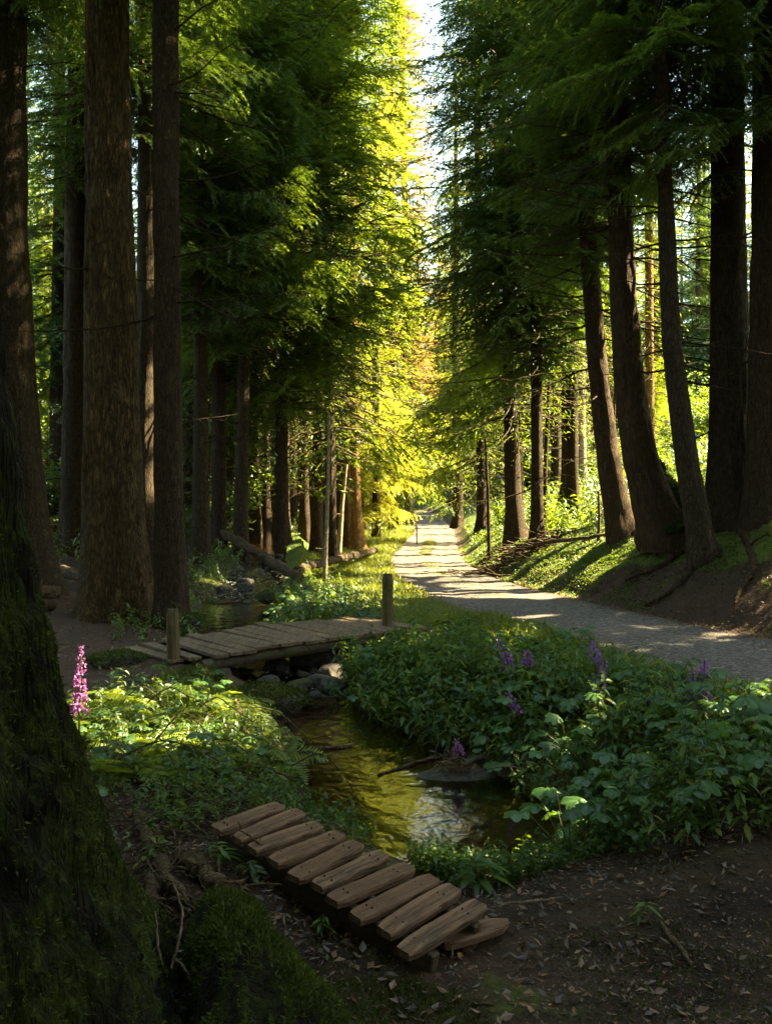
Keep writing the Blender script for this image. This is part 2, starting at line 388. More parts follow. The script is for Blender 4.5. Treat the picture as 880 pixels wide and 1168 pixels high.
def m_path():
    t = NT('gravel_path'); p = t.pos()
    vc = t.n('ShaderNodeTexVoronoi'); t.l(p, vc.inputs['Vector']); vc.inputs['Scale'].default_value = 34
    sep = t.n('ShaderNodeSeparateColor'); t.l(vc.outputs['Color'], sep.inputs[0])
    n1 = t.noise(p, 1.1, 5, .6); n2 = t.noise(p, 9, 4, .7)
    col = t.ramp(sep.outputs[0], [(0, (.055, .049, .046)), (.5, (.105, .091, .084)), (.85, (.175, .154, .145)), (1, (.26, .235, .222))])
    col = t.mix(t.maprange(n2, .5, .68, 0, .7), col, (.075, .050, .035))
    col = t.mix(t.maprange(n1, .45, .65, 0, .5), col, (.11, .085, .068))
    e = t.maprange(t.math('ADD', t.attr('edge'), t.math('MULTIPLY', t.math('SUBTRACT', n2, .5), .9)), .45, .75)
    col = t.mix(e, col, (.062, .036, .025))
    g = t.maprange(t.math('ADD', t.attr('green'), t.math('MULTIPLY', t.math('SUBTRACT', n2, .5), 1.2)), .5, .75)
    col = t.mix(g, col, (.06, .08, .015))
    hb = t.math('ADD', t.maprange(vc.outputs['Distance'], 0, .6, 1, 0), n2)
    return t.done(t.bsdf(col, .85, t.bump(hb, .8, .02), .25))
def m_water():
    t = NT('stream_water'); p = t.pos((1, .8, 1)); tu = t.attr('turb')
    n1 = t.noise(p, 4.5, 3, .5, .4); n2 = t.noise(p, 15, 4, .6, .8); n3 = t.noise(p, 30, 3, .6)
    h = t.math('ADD', t.math('MULTIPLY', n1, .7), t.math('MULTIPLY', n2, t.math('ADD', .05, t.math('MULTIPLY', tu, .9))))
    h = t.math('ADD', h, t.math('MULTIPLY', n3, t.math('MULTIPLY', tu, .4)))
    nb = t.bump(h, .32, .05)
    fr = t.n('ShaderNodeFresnel'); fr.inputs[0].default_value = 1.34; t.l(nb, fr.inputs['Normal'])
    tr = t.n('ShaderNodeBsdfTransparent'); t.set(tr.inputs[0], (.42, .30, .15))
    gl = t.n('ShaderNodeBsdfGlossy'); gl.inputs['Roughness'].default_value = .04; t.l(nb, gl.inputs['Normal']); t.set(gl.inputs[0], (1, 1, 1))
    mx = t.n('ShaderNodeMixShader'); t.l(t.math('MINIMUM', t.math('MULTIPLY', fr.outputs[0], 1.7), 1.0), mx.inputs[0]); t.l(tr.outputs[0], mx.inputs[1]); t.l(gl.outputs[0], mx.inputs[2])
    fo = t.n('ShaderNodeBsdfDiffuse'); t.set(fo.inputs[0], (.6, .63, .66))
    m2 = t.n('ShaderNodeMixShader'); t.l(t.math('MULTIPLY', t.maprange(n2, .55, .72), t.maprange(tu, .3, 1, 0, .7)), m2.inputs[0])
    t.l(mx.outputs[0], m2.inputs[1]); t.l(fo.outputs[0], m2.inputs[2])
    return t.done(m2.outputs[0])
def m_rock(name, moss):
    t = NT(name); p = t.coord('Object'); n = t.noise(p, 5, 6, .65); n2 = t.noise(p, 30, 3)
    col = t.mix(t.maprange(n, .35, .65), (.028, .024, .020), (.105, .092, .080))
    g = t.n('ShaderNodeNewGeometry'); sx = t.n('ShaderNodeSeparateXYZ'); t.l(g.outputs['Normal'], sx.inputs[0])
    mk = t.maprange(t.math('ADD', t.math('MULTIPLY', sx.outputs[2], .5), t.math('ADD', n, moss - .5)), .55, .75)
    col = t.mix(mk, col, t.mix(n2, (.025, .035, .006), (.10, .115, .016)))
    return t.done(t.bsdf(col, .75, t.bump(t.math('ADD', n, t.math('MULTIPLY', n2, .3)), .8, .04), .35))
GROUND, PATHM, WATER = m_ground(), m_path(), m_water()
ROCK, ROCKM = m_rock('stone', -.35), m_rock('mossy_stone', .25)

# ------------------------------------------------------------------ ground, path, water
def attr_pt(me, name, val):
    val = np.asarray(val, np.float32).reshape(-1); val = np.concatenate([val, np.full(max(0, len(me.vertices) - len(val)), .3, np.float32)])
    a = me.attributes.new(name, 'FLOAT', 'POINT'); a.data.foreach_set('value', np.asarray(val, np.float32).reshape(-1))
def build_ground():
    th = np.concatenate([np.linspace(-180, -46, 60)[:-1], np.linspace(-46, -30, 60)[:-1], np.linspace(-30, 30, 460), np.linspace(30, 46, 60)[1:], np.linspace(46, 180, 60)[1:-1]])
    th = np.radians(th); rr = np.concatenate([[.02], np.geomspace(.6, 60, 420), np.geomspace(60, 420, 70)[1:]])
    X = rr[:, None] * np.sin(th)[None]; Y = rr[:, None] * np.cos(th)[None]
    Z = H(X, Y); s = pdist(X, Y)
    under = sstep(hw(Y) + .12, hw(Y) - .15, np.abs(s))
    Z = Z - .07 * under
    g = Geo(); g.grid(np.stack([X, Y, Z], -1), True, 0, False)
    me = g.mesh('ground', GROUND, True)
    d = dstream(X, Y)
    dirt = np.clip(sstep(2.2, .0, np.abs(s) - hw(Y)) * (s > 0) * sstep(21, 12, Y) + sstep(.25, 0, np.abs(s) - hw(Y))
                   + sstep(3.2, 1.6, np.hypot((X + 3.9) / 1.5, (Y - 11.5) / 2.6)) * .9, 0, 1)
    mossm = np.where(s > 0, sstep(.5, 1.6, s - hw(Y)) * .8 + sstep(13, 18, Y) * .45, .0)
    mossm = np.where(s < -hw(Y), sstep(11, 15, Y) * sstep(-3.2, -2.0, X) * .9 + .28 + sstep(22, 30, Y) * .2, mossm)
    mossm = np.where(Y < 4.6, .25, mossm) + .12 * np.exp(-((X - .15) ** 2 / .12 + (Y - 3.1) ** 2 / .12)) * (Y < 4) + .25 * sstep(.5, .1, np.abs(d - .5)) * (Y > 4.6)
    attr_pt(me, 'dirt', dirt); attr_pt(me, 'moss', np.clip(mossm - dirt * .55, 0, 1)); attr_pt(me, 'bed', sstep(.05, -.12, d))
    tag(link('ground', me), kind='structure')
build_ground()
def build_path():
    y = np.concatenate([np.arange(-14, 30, .12), np.arange(30, 135, .4)])
    c = np.linspace(-1.12, 1.12, 41)
    wob = .16 * fbm(y * .9, 0, 0, 3, 41)[:, None] * np.abs(c)[None]
    off = c[None] * hw(y)[:, None] + np.sign(c)[None] * wob
    X = pc(y)[:, None] + off / pcos(y)[:, None]; Y = np.repeat(y[:, None], len(c), 1)
    e = np.abs(c)[None] + 0 * X
    Z = zp(Y) + .012 * fbm(X * 5, Y * 3, 0, 3, 15) + .02 - .10 * sstep(.86, 1.12, e) - .025 * np.exp(-((e - .5) / .2) ** 2) + .02 * fbm(X * 12, Y * 12, 0, 2, 43)
    Z = Z + .12 * np.clip(Y - 104, 0, 80)
    g = Geo(); g.grid(np.stack([X, Y, Z], -1), False, 0, False); me = g.mesh('path', PATHM, True)
    attr_pt(me, 'edge', np.clip((e - .55) * 1.6 + sstep(.3, 1, c)[None] * .25 * (Y < 18), 0, 1))
    attr_pt(me, 'green', np.clip(np.exp(-(c / .16) ** 2)[None] * sstep(14, 18, Y) * .5 + sstep(.8, 1.1, -c)[None] * .5, 0, 1))
    tag(link('path', me), kind='structure')
build_path()
def build_water():
    xs = np.arange(-9, 2.8, .05); ys = np.arange(4.2, 46, .05)
    X, Y = np.meshgrid(xs, ys); ok = dstream(X, Y) < .5
    tb = np.clip(sstep(9, 10.2, Y) * sstep(13.2, 12, Y) + sstep(16.5, 18, Y) * sstep(23, 21, Y), 0, 1)
    Z = wl(Y) + tb * .07 * fbm(X * 5, Y * 5, 0, 3, 51) + .004 * fbm(X * 4, Y * 4, 0, 2, 52)
    n = len(xs); idx = np.arange(X.size).reshape(X.shape)
    okc = ok[:-1, :-1] & ok[1:, :-1] & ok[:-1, 1:] & ok[1:, 1:]
    q = np.stack([idx[:-1, :-1], idx[:-1, 1:], idx[1:, 1:], idx[1:, :-1]], -1)[okc]
    used = np.unique(q); re = np.zeros(X.size, int); re[used] = np.arange(len(used))
    V = np.stack([X, Y, Z], -1).reshape(-1, 3)[used]
    g = Geo(); g.add(V, re[q]); me = g.mesh('water', WATER, True); attr_pt(me, 'turb', tb.reshape(-1)[used])
    tag(link('water', me), kind='structure')
build_water()

# ------------------------------------------------------------------ openings cut into the crowns to bring sun to chosen spots
SHAFTS = []     # (spot, radius, start): twigs that stand within the beam from the spot to the sun are cut away to light it
def shaft(p, r, start=1.2): SHAFTS.append((np.asarray(p, float), r, start))
for y in (23.5, 26.5, 30, 33.5, 37, 41, 46, 52, 58): shaft((pc(y) + .2, y, zp(y)), 1.35 + .018 * y)
for p in ((2.9, 17.6, .2), (3.0, 20.5, .3), (2.9, 23.5, .3), (3.6, 21.5, .6), (4.2, 19.8, .8)): shaft(p, 1.3)
shaft((-2.03, 5.9, .58), .28, .3); shaft((3.3, 19.5, .3), 1.3); shaft((3.6, 18, .4), 1.0); shaft((4.4, 22, .9), 1.5); shaft((5.5, 27, 1.5), 1.6)
shaft((-1.0, 20.5, 0), 1.2); shaft((-.9, 25, .2), 1.3); shaft((0, 17, 0), .8); shaft((-.6, 18.5, 0), 1.0); shaft((.1, 15.3, 0), .4); shaft((-1.2, 15.2, -.1), .8)
shaft((-4.2, 27.5, 1), 1.6); shaft((-6.5, 29, 1.4), 1.4); shaft((-7, 33, 2), 2.4); shaft((-5, 36, 2.5), 2.4); shaft((-9, 39, 3.5), 2.4); shaft((-4.5, 31, 2.5), 1.6); shaft((-3.2, 25, 1.0), .9); shaft((-2.8, 31, 1.2), 1.6); shaft((-3.4, 19, .2), .5)
shaft((-1.75, 6.9, .1), .62); shaft((-1.1, 7.0, .05), .52); shaft((-1.4, 6.6, .1), .5); shaft((-1.2, 6.35, .0), .3); shaft((-2.2, 6.3, .05), .4); shaft((-1.7, 6.2, .1), .3); shaft((-2.0, 5.75, .35), .16)
for p in ((2.2, 7.6, .35), (1.3, 8.7, .35), (.5, 9.7, .35), (2.9, 6.7, .4), (1.6, 6.5, .25), (-.1, 10.3, .3), (1.9, 8.9, .3), (2.4, 6.0, .35), (.45, 4.75, -.15), (.95, 4.85, -.1), (.7, 4.65, -.15)): shaft(p, .2 + .05 * (p[0] % .5), .7)
shaft((2.7, 10.7, 0), .16); shaft((2.2, 13.6, 0), .35); shaft((3.7, 12.2, .1), .14)
shaft((-.4, 12.2, .1), .22); shaft((1.4, 10.4, .1), .3)
for p in ((-.8, 41, 4), (-.6, 41, 8), (-1.6, 46, 7), (0, 50, 6), (0, 50, 12), (-1.5, 44, 5), (-.5, 46, 10), (-2.5, 42, 9), (-1, 48, 16), (-1, 44, 3), (-3, 38, 5), (-2.2, 36, 7)): shaft(p, 2.6, 3.0)
for p in ((-2.2, 60, 20), (-1.5, 60, 27), (-2, 60, 13)): shaft(p, 3, 3)
for p in ((9, 31, 3.4), (12, 36, 4), (7, 40, 3.5), (14, 28, 5), (6.5, 52, 3), (10, 46, 4.5), (16, 40, 7)): shaft(p, 2.0, 1.5)
for p in ((-8.5, 28.5, 4), (-13, 33, 7), (-17, 38, 10), (-11, 37, 12), (-9.5, 31, 1.5), (-15, 31, 3), (-20, 42, 5), (-13, 42, 3), (-9, 34, 7), (-12, 36, 4)): shaft(p, 2.4, 2)
for p in ((10, 34, 8), (15, 40, 12), (12, 30, 6), (19, 44, 10), (8, 45, 9), (7, 33, 2.5), (11, 27, 4.5)): shaft(p, 2.0, 2)
for p in ((-.6, 29, 5.5), (.2, 27, 7), (-1.2, 26, 9), (-.5, 28, 11), (0, 33, 10), (-1.8, 24, 7.5), (.3, 32, 6), (-1.0, 30, 14), (-2.6, 23.5, 9.5)): shaft(p, .75, 1.2)
for p in ((-4.9, 18.9, 3.4), (-4.9, 18.9, 4.4), (-4.9, 18.9, 2.4)): shaft(p, .3, .4)
shaft((-2.0, 11.6, 8.2), .5, .8); shaft((-1.2, 12.5, 8.6), .5, .8)
def sunlit_gap(P):
    k = np.zeros(len(P), bool)
    for T, r, st in SHAFTS:
        v = P - T; al = v @ SUN; pe2 = (v * v).sum(1) - al * al
        k |= (al > st) & (pe2 < r * r)
    return k

def in_beam(x, y, h, pad):
    z = float(H(x, y)) + np.linspace(.15, 1, 12) * h; P = np.stack([np.full(12, x), np.full(12, y), z], 1)
    for T, r, st in SHAFTS:
        v = P - T; al = v @ SUN; pe2 = (v * v).sum(1) - al * al
        if ((al > st) & (pe2 < (r + pad) ** 2)).any(): return True
    return False
# ------------------------------------------------------------------ spruce boughs and crowns
def make_bough(r, L, leaf, gap, hang):
    """a spruce bough along +x: leaf quads, each with a value, and the polyline of its wood"""
    ax = lambda t: np.array([L * t, .04 * L * math.sin(5 * t), -.20 * L * t ** 1.5 + .13 * L * t ** 4])
    Ps, Ds, As = [], [], []
    x = .08 * L; side = 1
    while x < L:
        t = x / L; p = ax(t); side = -side
        tl = min(1.25, (.50 * L * (1 - t) ** .75 * (.55 + .6 * r.random()) + .10))
        a = R(38 + 28 * r.random())
        d = np.array([math.cos(a), side * math.sin(a), -.12 - .3 * r.random()])
        hg = hang * (.3 + 1.0 * r.random())
        n = max(2, int(tl / (leaf * .50))); sdv = np.array([-d[1], d[0], -.10])
        for i in range(n):
            q = (i + .6) / n
            pt = p + d * q * tl + np.array([0, 0, -hg * q * q * tl]); tg = d + np.array([0, 0, -2 * hg * q])
            va = .10 + .48 * q + .3 * t * q
            for sd in (-1, 1):
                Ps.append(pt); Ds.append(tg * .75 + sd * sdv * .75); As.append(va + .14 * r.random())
            if i == n - 1 or r.random() < .35: Ps.append(pt); Ds.append(tg); As.append(va + .15)
            if q < .8 and tl > .45 and r.random() < .5:     # side twig lying in the plane of the spray
                sd = 1 if r.random() < .5 else -1; d2 = tg * .6 + sd * sdv * .8; l2 = tl * .35 * (1 - q)
                for k in range(max(1, int(l2 / (leaf * .62)))):
                    p2 = pt + d2 * (k + 1) * leaf * .62
                    for s2 in (-1, 1): Ps.append(p2); Ds.append(d2 * .8 + s2 * np.array([-d2[1], d2[0], -.1]) * .6); As.append(va + .05 + .14 * r.random())
        x += gap * (.7 + .6 * r.random())
    P = np.array(Ps); D = unit(np.array(Ds) + r.normal(0, .16, (len(Ps), 3)))
    S = unit(np.cross(D, r.normal(0, .40, (len(P), 3)) + np.array([0, 0, 1.0])))
    Q = leafquads(P - D * leaf * .25, D, S, leaf * (1.1 + .5 * r.random(len(P))), leaf * .225 * (.8 + .5 * r.random(len(P))), -.06)
    wood = np.array([ax(t) for t in np.linspace(0, .95, 7)])
    return Q, np.array(As), wood
LODS = {}
_r = np.random.default_rng(3)
for k, (leaf, gap) in enumerate([(.065, .085), (.10, .115), (.17, .18), (.32, .34)]):
    LODS[k] = [make_bough(_r, 2.4, leaf, gap, h) for h in (.20, .38, .60, .30, .48)]
def crown_geo(base_fn, H_, z0, Rm, seed, lodd=None, dens=1.0, azc=None, azw=0.0, carve=True, shape=.75, wh=1.0):
    """boughs round a stem: base_fn(z) gives the stem's axis in world space"""
    r = np.random.default_rng(seed); g = Geo(); z = z0
    while z < H_ - .4:
        f = (z - z0) / (H_ - z0)
        Rz = Rm * (1 - f) ** shape * min(1, .55 + f * 4)
        nb = int(r.integers(4, 7))
        a0 = r.random() * 6.28
        for i in range(nb):
            a = a0 + i * 6.28 / nb + r.normal(0, .25)
            if azc is not None and math.cos(a - azc) < -1 + 2 * azw * r.random(): continue
            c = base_fn(z + r.normal(0, .15)); Lb = max(.35, Rz * (.7 + .5 * r.random())); sc = Lb / 2.4
            d = math.hypot(c[0], c[1] + 0.001)
            vis = (c[1] > 1) and (CAMZ + .64 * c[1] + Lb > c[2]) and abs(c[0]) < .5 * c[1] + Lb + .5
            if lodd is None: k = (0 if d < 17 else 1 if d < 27 else 2 if d < 55 else 3) if vis else 3
            else: k = lodd if vis else 3
            Q, A, W = LODS[k][int(r.integers(0, 5))]
            if dens < 1: keep = r.random(len(Q)) < dens; Q, A = Q[keep], A[keep]
            pitch = R(18 - 38 * (f ** .7) + r.normal(0, 7))
            M = rotz(a) @ euler(r.normal(0, .2), pitch, 0) * 1.0
            Qw = (Q.reshape(-1, 3) * np.array([sc, sc * .9 + .1, sc * .85 + .15])) @ M.T + c
            Qw = Qw.reshape(-1, 4, 3); Ww = (W * sc) @ M.T + c
            if carve:
                ctr = Qw.mean(1); cut = sunlit_gap(ctr) & (r.random(len(ctr)) < .96)
                Qw, A = Qw[~cut], A[~cut]
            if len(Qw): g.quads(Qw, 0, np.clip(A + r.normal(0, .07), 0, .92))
            if k < 3: g.tube(Ww, np.linspace(.022, .004, len(Ww)) * (sc + .3), 3, 1, .5, False)
        z += (.42 + .42 * r.random()) * (1 if lodd != 3 else 1.4) * wh
    return g

# ------------------------------------------------------------------ trunks
def trunk_geo(pts, rad, nt_=28, step=.12, flare=.5, fh=.5, lobes=5, seed=0, ridge=.05, rk=9.0):
    """pts: axis points from the ground up, rad: radii; ridged bark as real relief"""
    pts = np.asarray(pts, float); rad = np.asarray(rad, float)
    L = np.concatenate([[0], np.cumsum(np.linalg.norm(np.diff(pts, axis=0), axis=1))])
    n = int(L[-1] / step) + 2
    t = np.linspace(0, 1, n) ** 1.25 * L[-1]
    fine = np.linspace(0, L[-1], 300); C0 = np.stack([np.interp(fine, L, pts[:, i]) for i in range(3)], 1); r0 = np.interp(fine, L, rad)
    k = 14 if L[-1] > 3 else 6
    for _ in range(k): C0[1:-1] = (C0[:-2] + 2 * C0[1:-1] + C0[2:]) / 4; r0[1:-1] = (r0[:-2] + 2 * r0[1:-1] + r0[2:]) / 4
    C = np.stack([np.interp(t, fine, C0[:, i]) for i in range(3)], 1); rr = np.interp(t, fine, r0)
    th = np.arange(nt_) * 2 * math.pi / nt_; ph = seed * 1.7
    hgt = (t - .25)[:, None]
    fl = np.exp(-np.maximum(hgt, 0) / fh)
    lob = 1 + fl * flare * (1 + .55 * np.cos(lobes * th + ph)[None] + .3 * np.cos((lobes - 2) * th + 2 * ph)[None])
    cx, sx = np.cos(th)[None], np.sin(th)[None]; rc = rr[:, None]
    n1 = fbm(cx * rc * rk, sx * rc * rk, t[:, None] * rk * .16, 3, seed)
    n2 = fbm(cx * 1.5, sx * 1.5, t[:, None] * .7, 2, seed + 9)
    rid = 1 - np.abs(2 * (n1 + .5) - 1) * 2
    Rr = rc * lob * (1 + .12 * n2) + ridge * (rid * .5 + n1)
    P = C[:, None] + np.stack([Rr * cx, Rr * sx, 0 * Rr], -1)
    return P, C, t
def dead_limbs(g, axis, n, zr, lr, seed, m=0, az=None, pitch=(-.45, .1), rad=.014):
    r = np.random.default_rng(seed)
    for _ in range(n):
        z = r.uniform(*zr); c = axis(z); a = (r.uniform(0, 6.28) if az is None else az[int(r.integers(len(az)))] + r.normal(0, .5)); L = r.uniform(*lr)
        p0 = r.uniform(*pitch); d = np.array([math.cos(a), math.sin(a), 0]); s = np.array([-d[1], d[0], 0])
        q = np.linspace(0, 1, 8)[:, None]; sw = r.normal(0, .12)
        pts = c + d * q * L + np.array([0, 0, 1]) * (p0 * q * L + .22 * L * q ** 2 * r.uniform(-.4, 1.2)) + s * sw * L * q ** 2 + np.cumsum(r.normal(0, .012 * L, (8, 3)), 0) * (q > 0)
        g.tube(pts, np.linspace(rad * 1.5, rad * .3, 8), 4, m, .5, False)
        for j in range(int(r.integers(3, 8))):
            f = r.uniform(.25, .95); i = f * 7; b = pts[int(i)] + (pts[min(7, int(i) + 1)] - pts[int(i)]) * (i % 1)
            dd = unit(d * .6 + s * r.choice([-1, 1]) * .8 + np.array([0, 0, r.uniform(-.6, .25)])); l2 = L * r.uniform(.12, .32)
            qq = np.linspace(0, 1, 4)[:, None]
            g.tube(b + dd * qq * l2 + np.array([0, 0, -.2]) * qq ** 2 * l2, np.linspace(rad * .55, rad * .15, 4), 3, m, .5, False)

def tree(label, uvw, Ht, z0, Rm, bark=None, needle=None, d=None, base=None, dead=0, deadaz=None, deadz=None, dens=1.0, lod=None, flare=.55, fh=.45,
         seed=1, azc=None, azw=0., name='spruce_tree', group=None, relief=.035, rk=9., shape=.75, deadlen=(1.0, 2.2), wh=1.0):
    bark = bark or BARK_DARK; needle = needle or NEEDLE
    u, v, w_ = uvw[-1]
    b = G(u, v) if d is None else at(u, v, d)
    if d is not None: b[2] = float(H(b[0], b[1]))
    d = b[1]
    pts = [np.array([b[0], d, b[2] - .25])]; rad = [w_ * d / F / 2]
    for (uu, vv, ww) in reversed(uvw):
        p = at(uu, vv, d)
        if p[2] > b[2] + .25: pts.append(p); rad.append(ww * d / F / 2)
    if len(pts) == 1: pts.append(pts[0] + np.array([0, 0, 2.0])); rad.append(rad[0] * .9)
    e = unit(pts[-1] - pts[-2]) * .35; top = pts[-1][2]; e[2] = 1
    if Ht > top + 1:
        ztop = Ht
        for f in (.3, .65, 1.0): pts.append(pts[-1] * [1, 1, 0] + np.array([e[0] * (ztop - top) * .2, e[1] * (ztop - top) * .2, top + f * (ztop - top)])); rad.append(rad[len(rad) - 1] * (.75 if f < 1 else .2))
    pts = np.array(pts); rad = np.array(rad)
    P, C, t = trunk_geo(pts, rad, 110 if d < 17 else 48 if d < 22 else 16, .05 if d < 17 else .1 if d < 22 else .3, flare, fh, 5, seed, relief if d < 22 else relief * .6, rk)
    axis = lambda z: np.array([np.interp(z, pts[:, 2], pts[:, 0]), np.interp(z, pts[:, 2], pts[:, 1]), z])
    root = empty(name, tuple(b), label, 'tree', group)
    g = Geo(); g.grid(P - b, True, 0, True)
    if dead: dead_limbs(g, lambda z: axis(z) - b, dead, deadz or (b[2] + 1.5, min(z0 + 2, CAMZ + .62 * d)), deadlen, seed + 50, 0, deadaz)
    link('trunk', g.mesh('trunk', bark, True), root)
    if Rm > 0:
        cg = crown_geo(axis, Ht, z0, Rm, seed + 100, lod, dens, azc, azw, True, shape, wh)
        for V in cg.V: V -= b
        link('crown', cg.mesh('crown', [needle, DEADWOOD], False), root)
    return root, b, axis
W_ = 0.0; E_ = math.pi   # a limb's bearing: 0 points to the right of the picture, pi to the left
S_ = -math.pi / 2

# left side
tree('broad straight conifer with deeply furrowed brown bark beside the dirt clearing', [(122, 0, 44), (124, 200, 47), (127, 400, 54), (129, 560, 62), (132, 650, 68), (134, 692, 70)], 24, 11.4, 4.4,
     BARK_BIG, seed=2, d=14.0, dead=7, deadaz=[E_, W_], deadz=(5, 10), flare=.34, fh=.65, relief=.075, rk=7)
tree('slimmer dark trunk standing just right of the broad furrowed conifer', [(189, 0, 27), (190, 300, 28), (192, 560, 31), (195, 690, 34)], 23, 11.0, 4.2, BARK_DARK, seed=3, d=13.3, dead=16, deadaz=[W_, W_ - .6, E_], deadz=(4.5, 10), flare=.35, deadlen=(1, 2.6))
tree('thick grey brown trunk half hidden behind the mossy foreground tree', [(8, 0, 38), (9, 250, 42), (14, 420, 48), (20, 560, 58), (24, 645, 70)], 24, 11, 3.4, BARK_GREY, seed=4, d=16.0, dead=3, deadaz=[W_], deadz=(8, 11), flare=.3, relief=.06, rk=7)
tree('dark trunk in deep shade between the left edge trunk and the broad conifer', [(94, 0, 26), (88, 250, 26), (86, 450, 26), (85, 600, 30)], 25, 9.5, 3.2, BARK_DARK, seed=5, d=21, dead=8, deadaz=[E_, W_])
tree('trunk with a sunlit right edge between the two near dark trunks', [(170, 0, 20), (168, 300, 21), (166, 500, 22), (166, 625, 26)], 24, 10, 3, BARK_GREY, seed=6, d=19, dead=6, deadaz=[W_, E_])
LB = [(216, 600, 13, 27, 'slim grey trunk first in the row behind the footbridge'), (229, 640, 17, 22, 'stout dark trunk nearest the fallen logs above the stream'),
      (246, 605, 9, 30, 'very thin straight trunk between two stouter ones in the bank row'), (261, 612, 12, 27, 'dark upright trunk above the steep fallen log'),
      (274, 628, 14, 23.5, 'slightly leaning dark trunk at the foot of the diagonal log'), (291, 600, 11, 29, 'slim trunk with bright moss at its foot on the left bank'),
      (303, 596, 9, 33, 'thin trunk in the middle of the shaded bank stand'), (318, 598, 10, 31, 'reddish trunk with sun flecks above the mossy bank'),
      (334, 602, 8, 34, 'thin dark trunk left of the pale dead pole'), (347, 604, 10, 32, 'dark trunk just left of the pale dead pole'),
      (361, 608, 11, 30, 'wide footed trunk right behind the pale dead pole')]
for i, (u, v, w_, d, lab) in enumerate(LB):
    lean = [0, 0, 1, 0, -6, 3, 0, 2, 0, 1, -2][i]; cw = i in (3, 5, 7, 9, 10, 2)
    tree(lab, [(u - lean * 1.6, 100, w_ * .7), (u - lean, 350, w_ * .85), (u - lean * .3, 540, w_), (u, v, w_ * 1.25)], 19 + (i * 37 % 6), (3.8 if cw else 6.0) + (i * 7 % 3) * .5, 3.3 if cw else 2.7,
         (BARK_DARK, BARK_GREY, BARK_DARK)[i % 3] if i not in (7, 10) else BARK_LEAN, NEEDLE, d=d, seed=20 + i, dead=18, deadaz=[W_, E_, S_], deadz=(2.2, 9), flare=.4, wh=.8, shape=.5)
tree('orange lit trunk with spread root foot beside the log near the path', [(403, 440, 10), (405, 540, 11), (407, 600, 13), (407, 613, 15)], 20, 5.0, 2.7, BARK_SUNLIT, NEEDLE_YOUNG, d=33, seed=41, flare=.6)
tree('second orange lit trunk tucked close behind the first by the path', [(397, 440, 7), (397, 540, 8), (398, 608, 9)], 18, 5.5, 2.0, BARK_SUNLIT, NEEDLE_YOUNG, d=35, seed=42)
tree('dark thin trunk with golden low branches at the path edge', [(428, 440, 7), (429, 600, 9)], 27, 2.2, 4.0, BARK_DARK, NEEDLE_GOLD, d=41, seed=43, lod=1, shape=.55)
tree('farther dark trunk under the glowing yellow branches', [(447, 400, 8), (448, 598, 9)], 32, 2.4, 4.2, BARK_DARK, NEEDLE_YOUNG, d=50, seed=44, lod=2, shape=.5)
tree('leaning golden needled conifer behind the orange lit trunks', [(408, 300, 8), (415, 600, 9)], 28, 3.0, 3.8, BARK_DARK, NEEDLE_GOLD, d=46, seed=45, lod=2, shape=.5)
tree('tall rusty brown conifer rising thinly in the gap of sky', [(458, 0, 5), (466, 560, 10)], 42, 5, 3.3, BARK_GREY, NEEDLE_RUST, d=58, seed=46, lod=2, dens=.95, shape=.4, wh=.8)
tree('dark drooping conifer whose boughs hang over the stream bank', [(372, 250, 10), (378, 610, 12)], 25, 3.3, 4.1, BARK_DARK, NEEDLE_MID, d=28, seed=47, azc=0.0, azw=.3, shape=.45, wh=.6)
tree('tall dense conifer with hanging branches behind the bank row', [(318, 100, 12), (322, 600, 14)], 27, 5.0, 4.1, BARK_DARK, NEEDLE_MID, d=26, seed=48, shape=.4, wh=.85, dens=.78, dead=34, deadaz=[S_, S_ + .6, S_ - .6, W_], deadz=(4.5, 15), deadlen=(2.4, 4.6))
tree('conifer reaching sunlit boughs toward the gap above the path from the left', [(385, 0, 12), (388, 600, 14)], 24, 4.6, 2.6, BARK_DARK, NEEDLE_MID, d=36, seed=50, shape=.35, lod=2, wh=.7)
tree('dense conifer filling the shade above the two near dark trunks', [(248, 100, 14), (250, 610, 16)], 26, 6.2, 3.6, BARK_DARK, NEEDLE_MID, d=24, seed=49, shape=.4, wh=.95, dens=.75, dead=30, deadaz=[S_, S_ + .6, S_ - .6, W_], deadz=(5, 14), deadlen=(2.4, 4.4))
_r = np.random.default_rng(55)
for i, (u, d) in enumerate([(206, 31), (223, 35), (239, 34), (254, 33), (268, 36), (284, 35), (312, 37), (326, 29), (340, 39), (355, 37), (369, 36), (384, 39)]):
    w_ = _r.uniform(6, 9.5); tree('thin straight trunk among many in the shaded stand left of the path', [(u + _r.normal(0, 2), 150, w_ * .7), (u, 450, w_ * .9), (u + _r.normal(0, 1), 598, w_)], 17 + i % 5, 7.5 + i % 3, 1.9, (BARK_LEAN, BARK_GREY)[i % 2], NEEDLE, d=d, seed=140 + i, dead=12, deadaz=[W_, E_, S_], deadz=(2.5, 9), lod=2, group='thin trunks in the left stand')
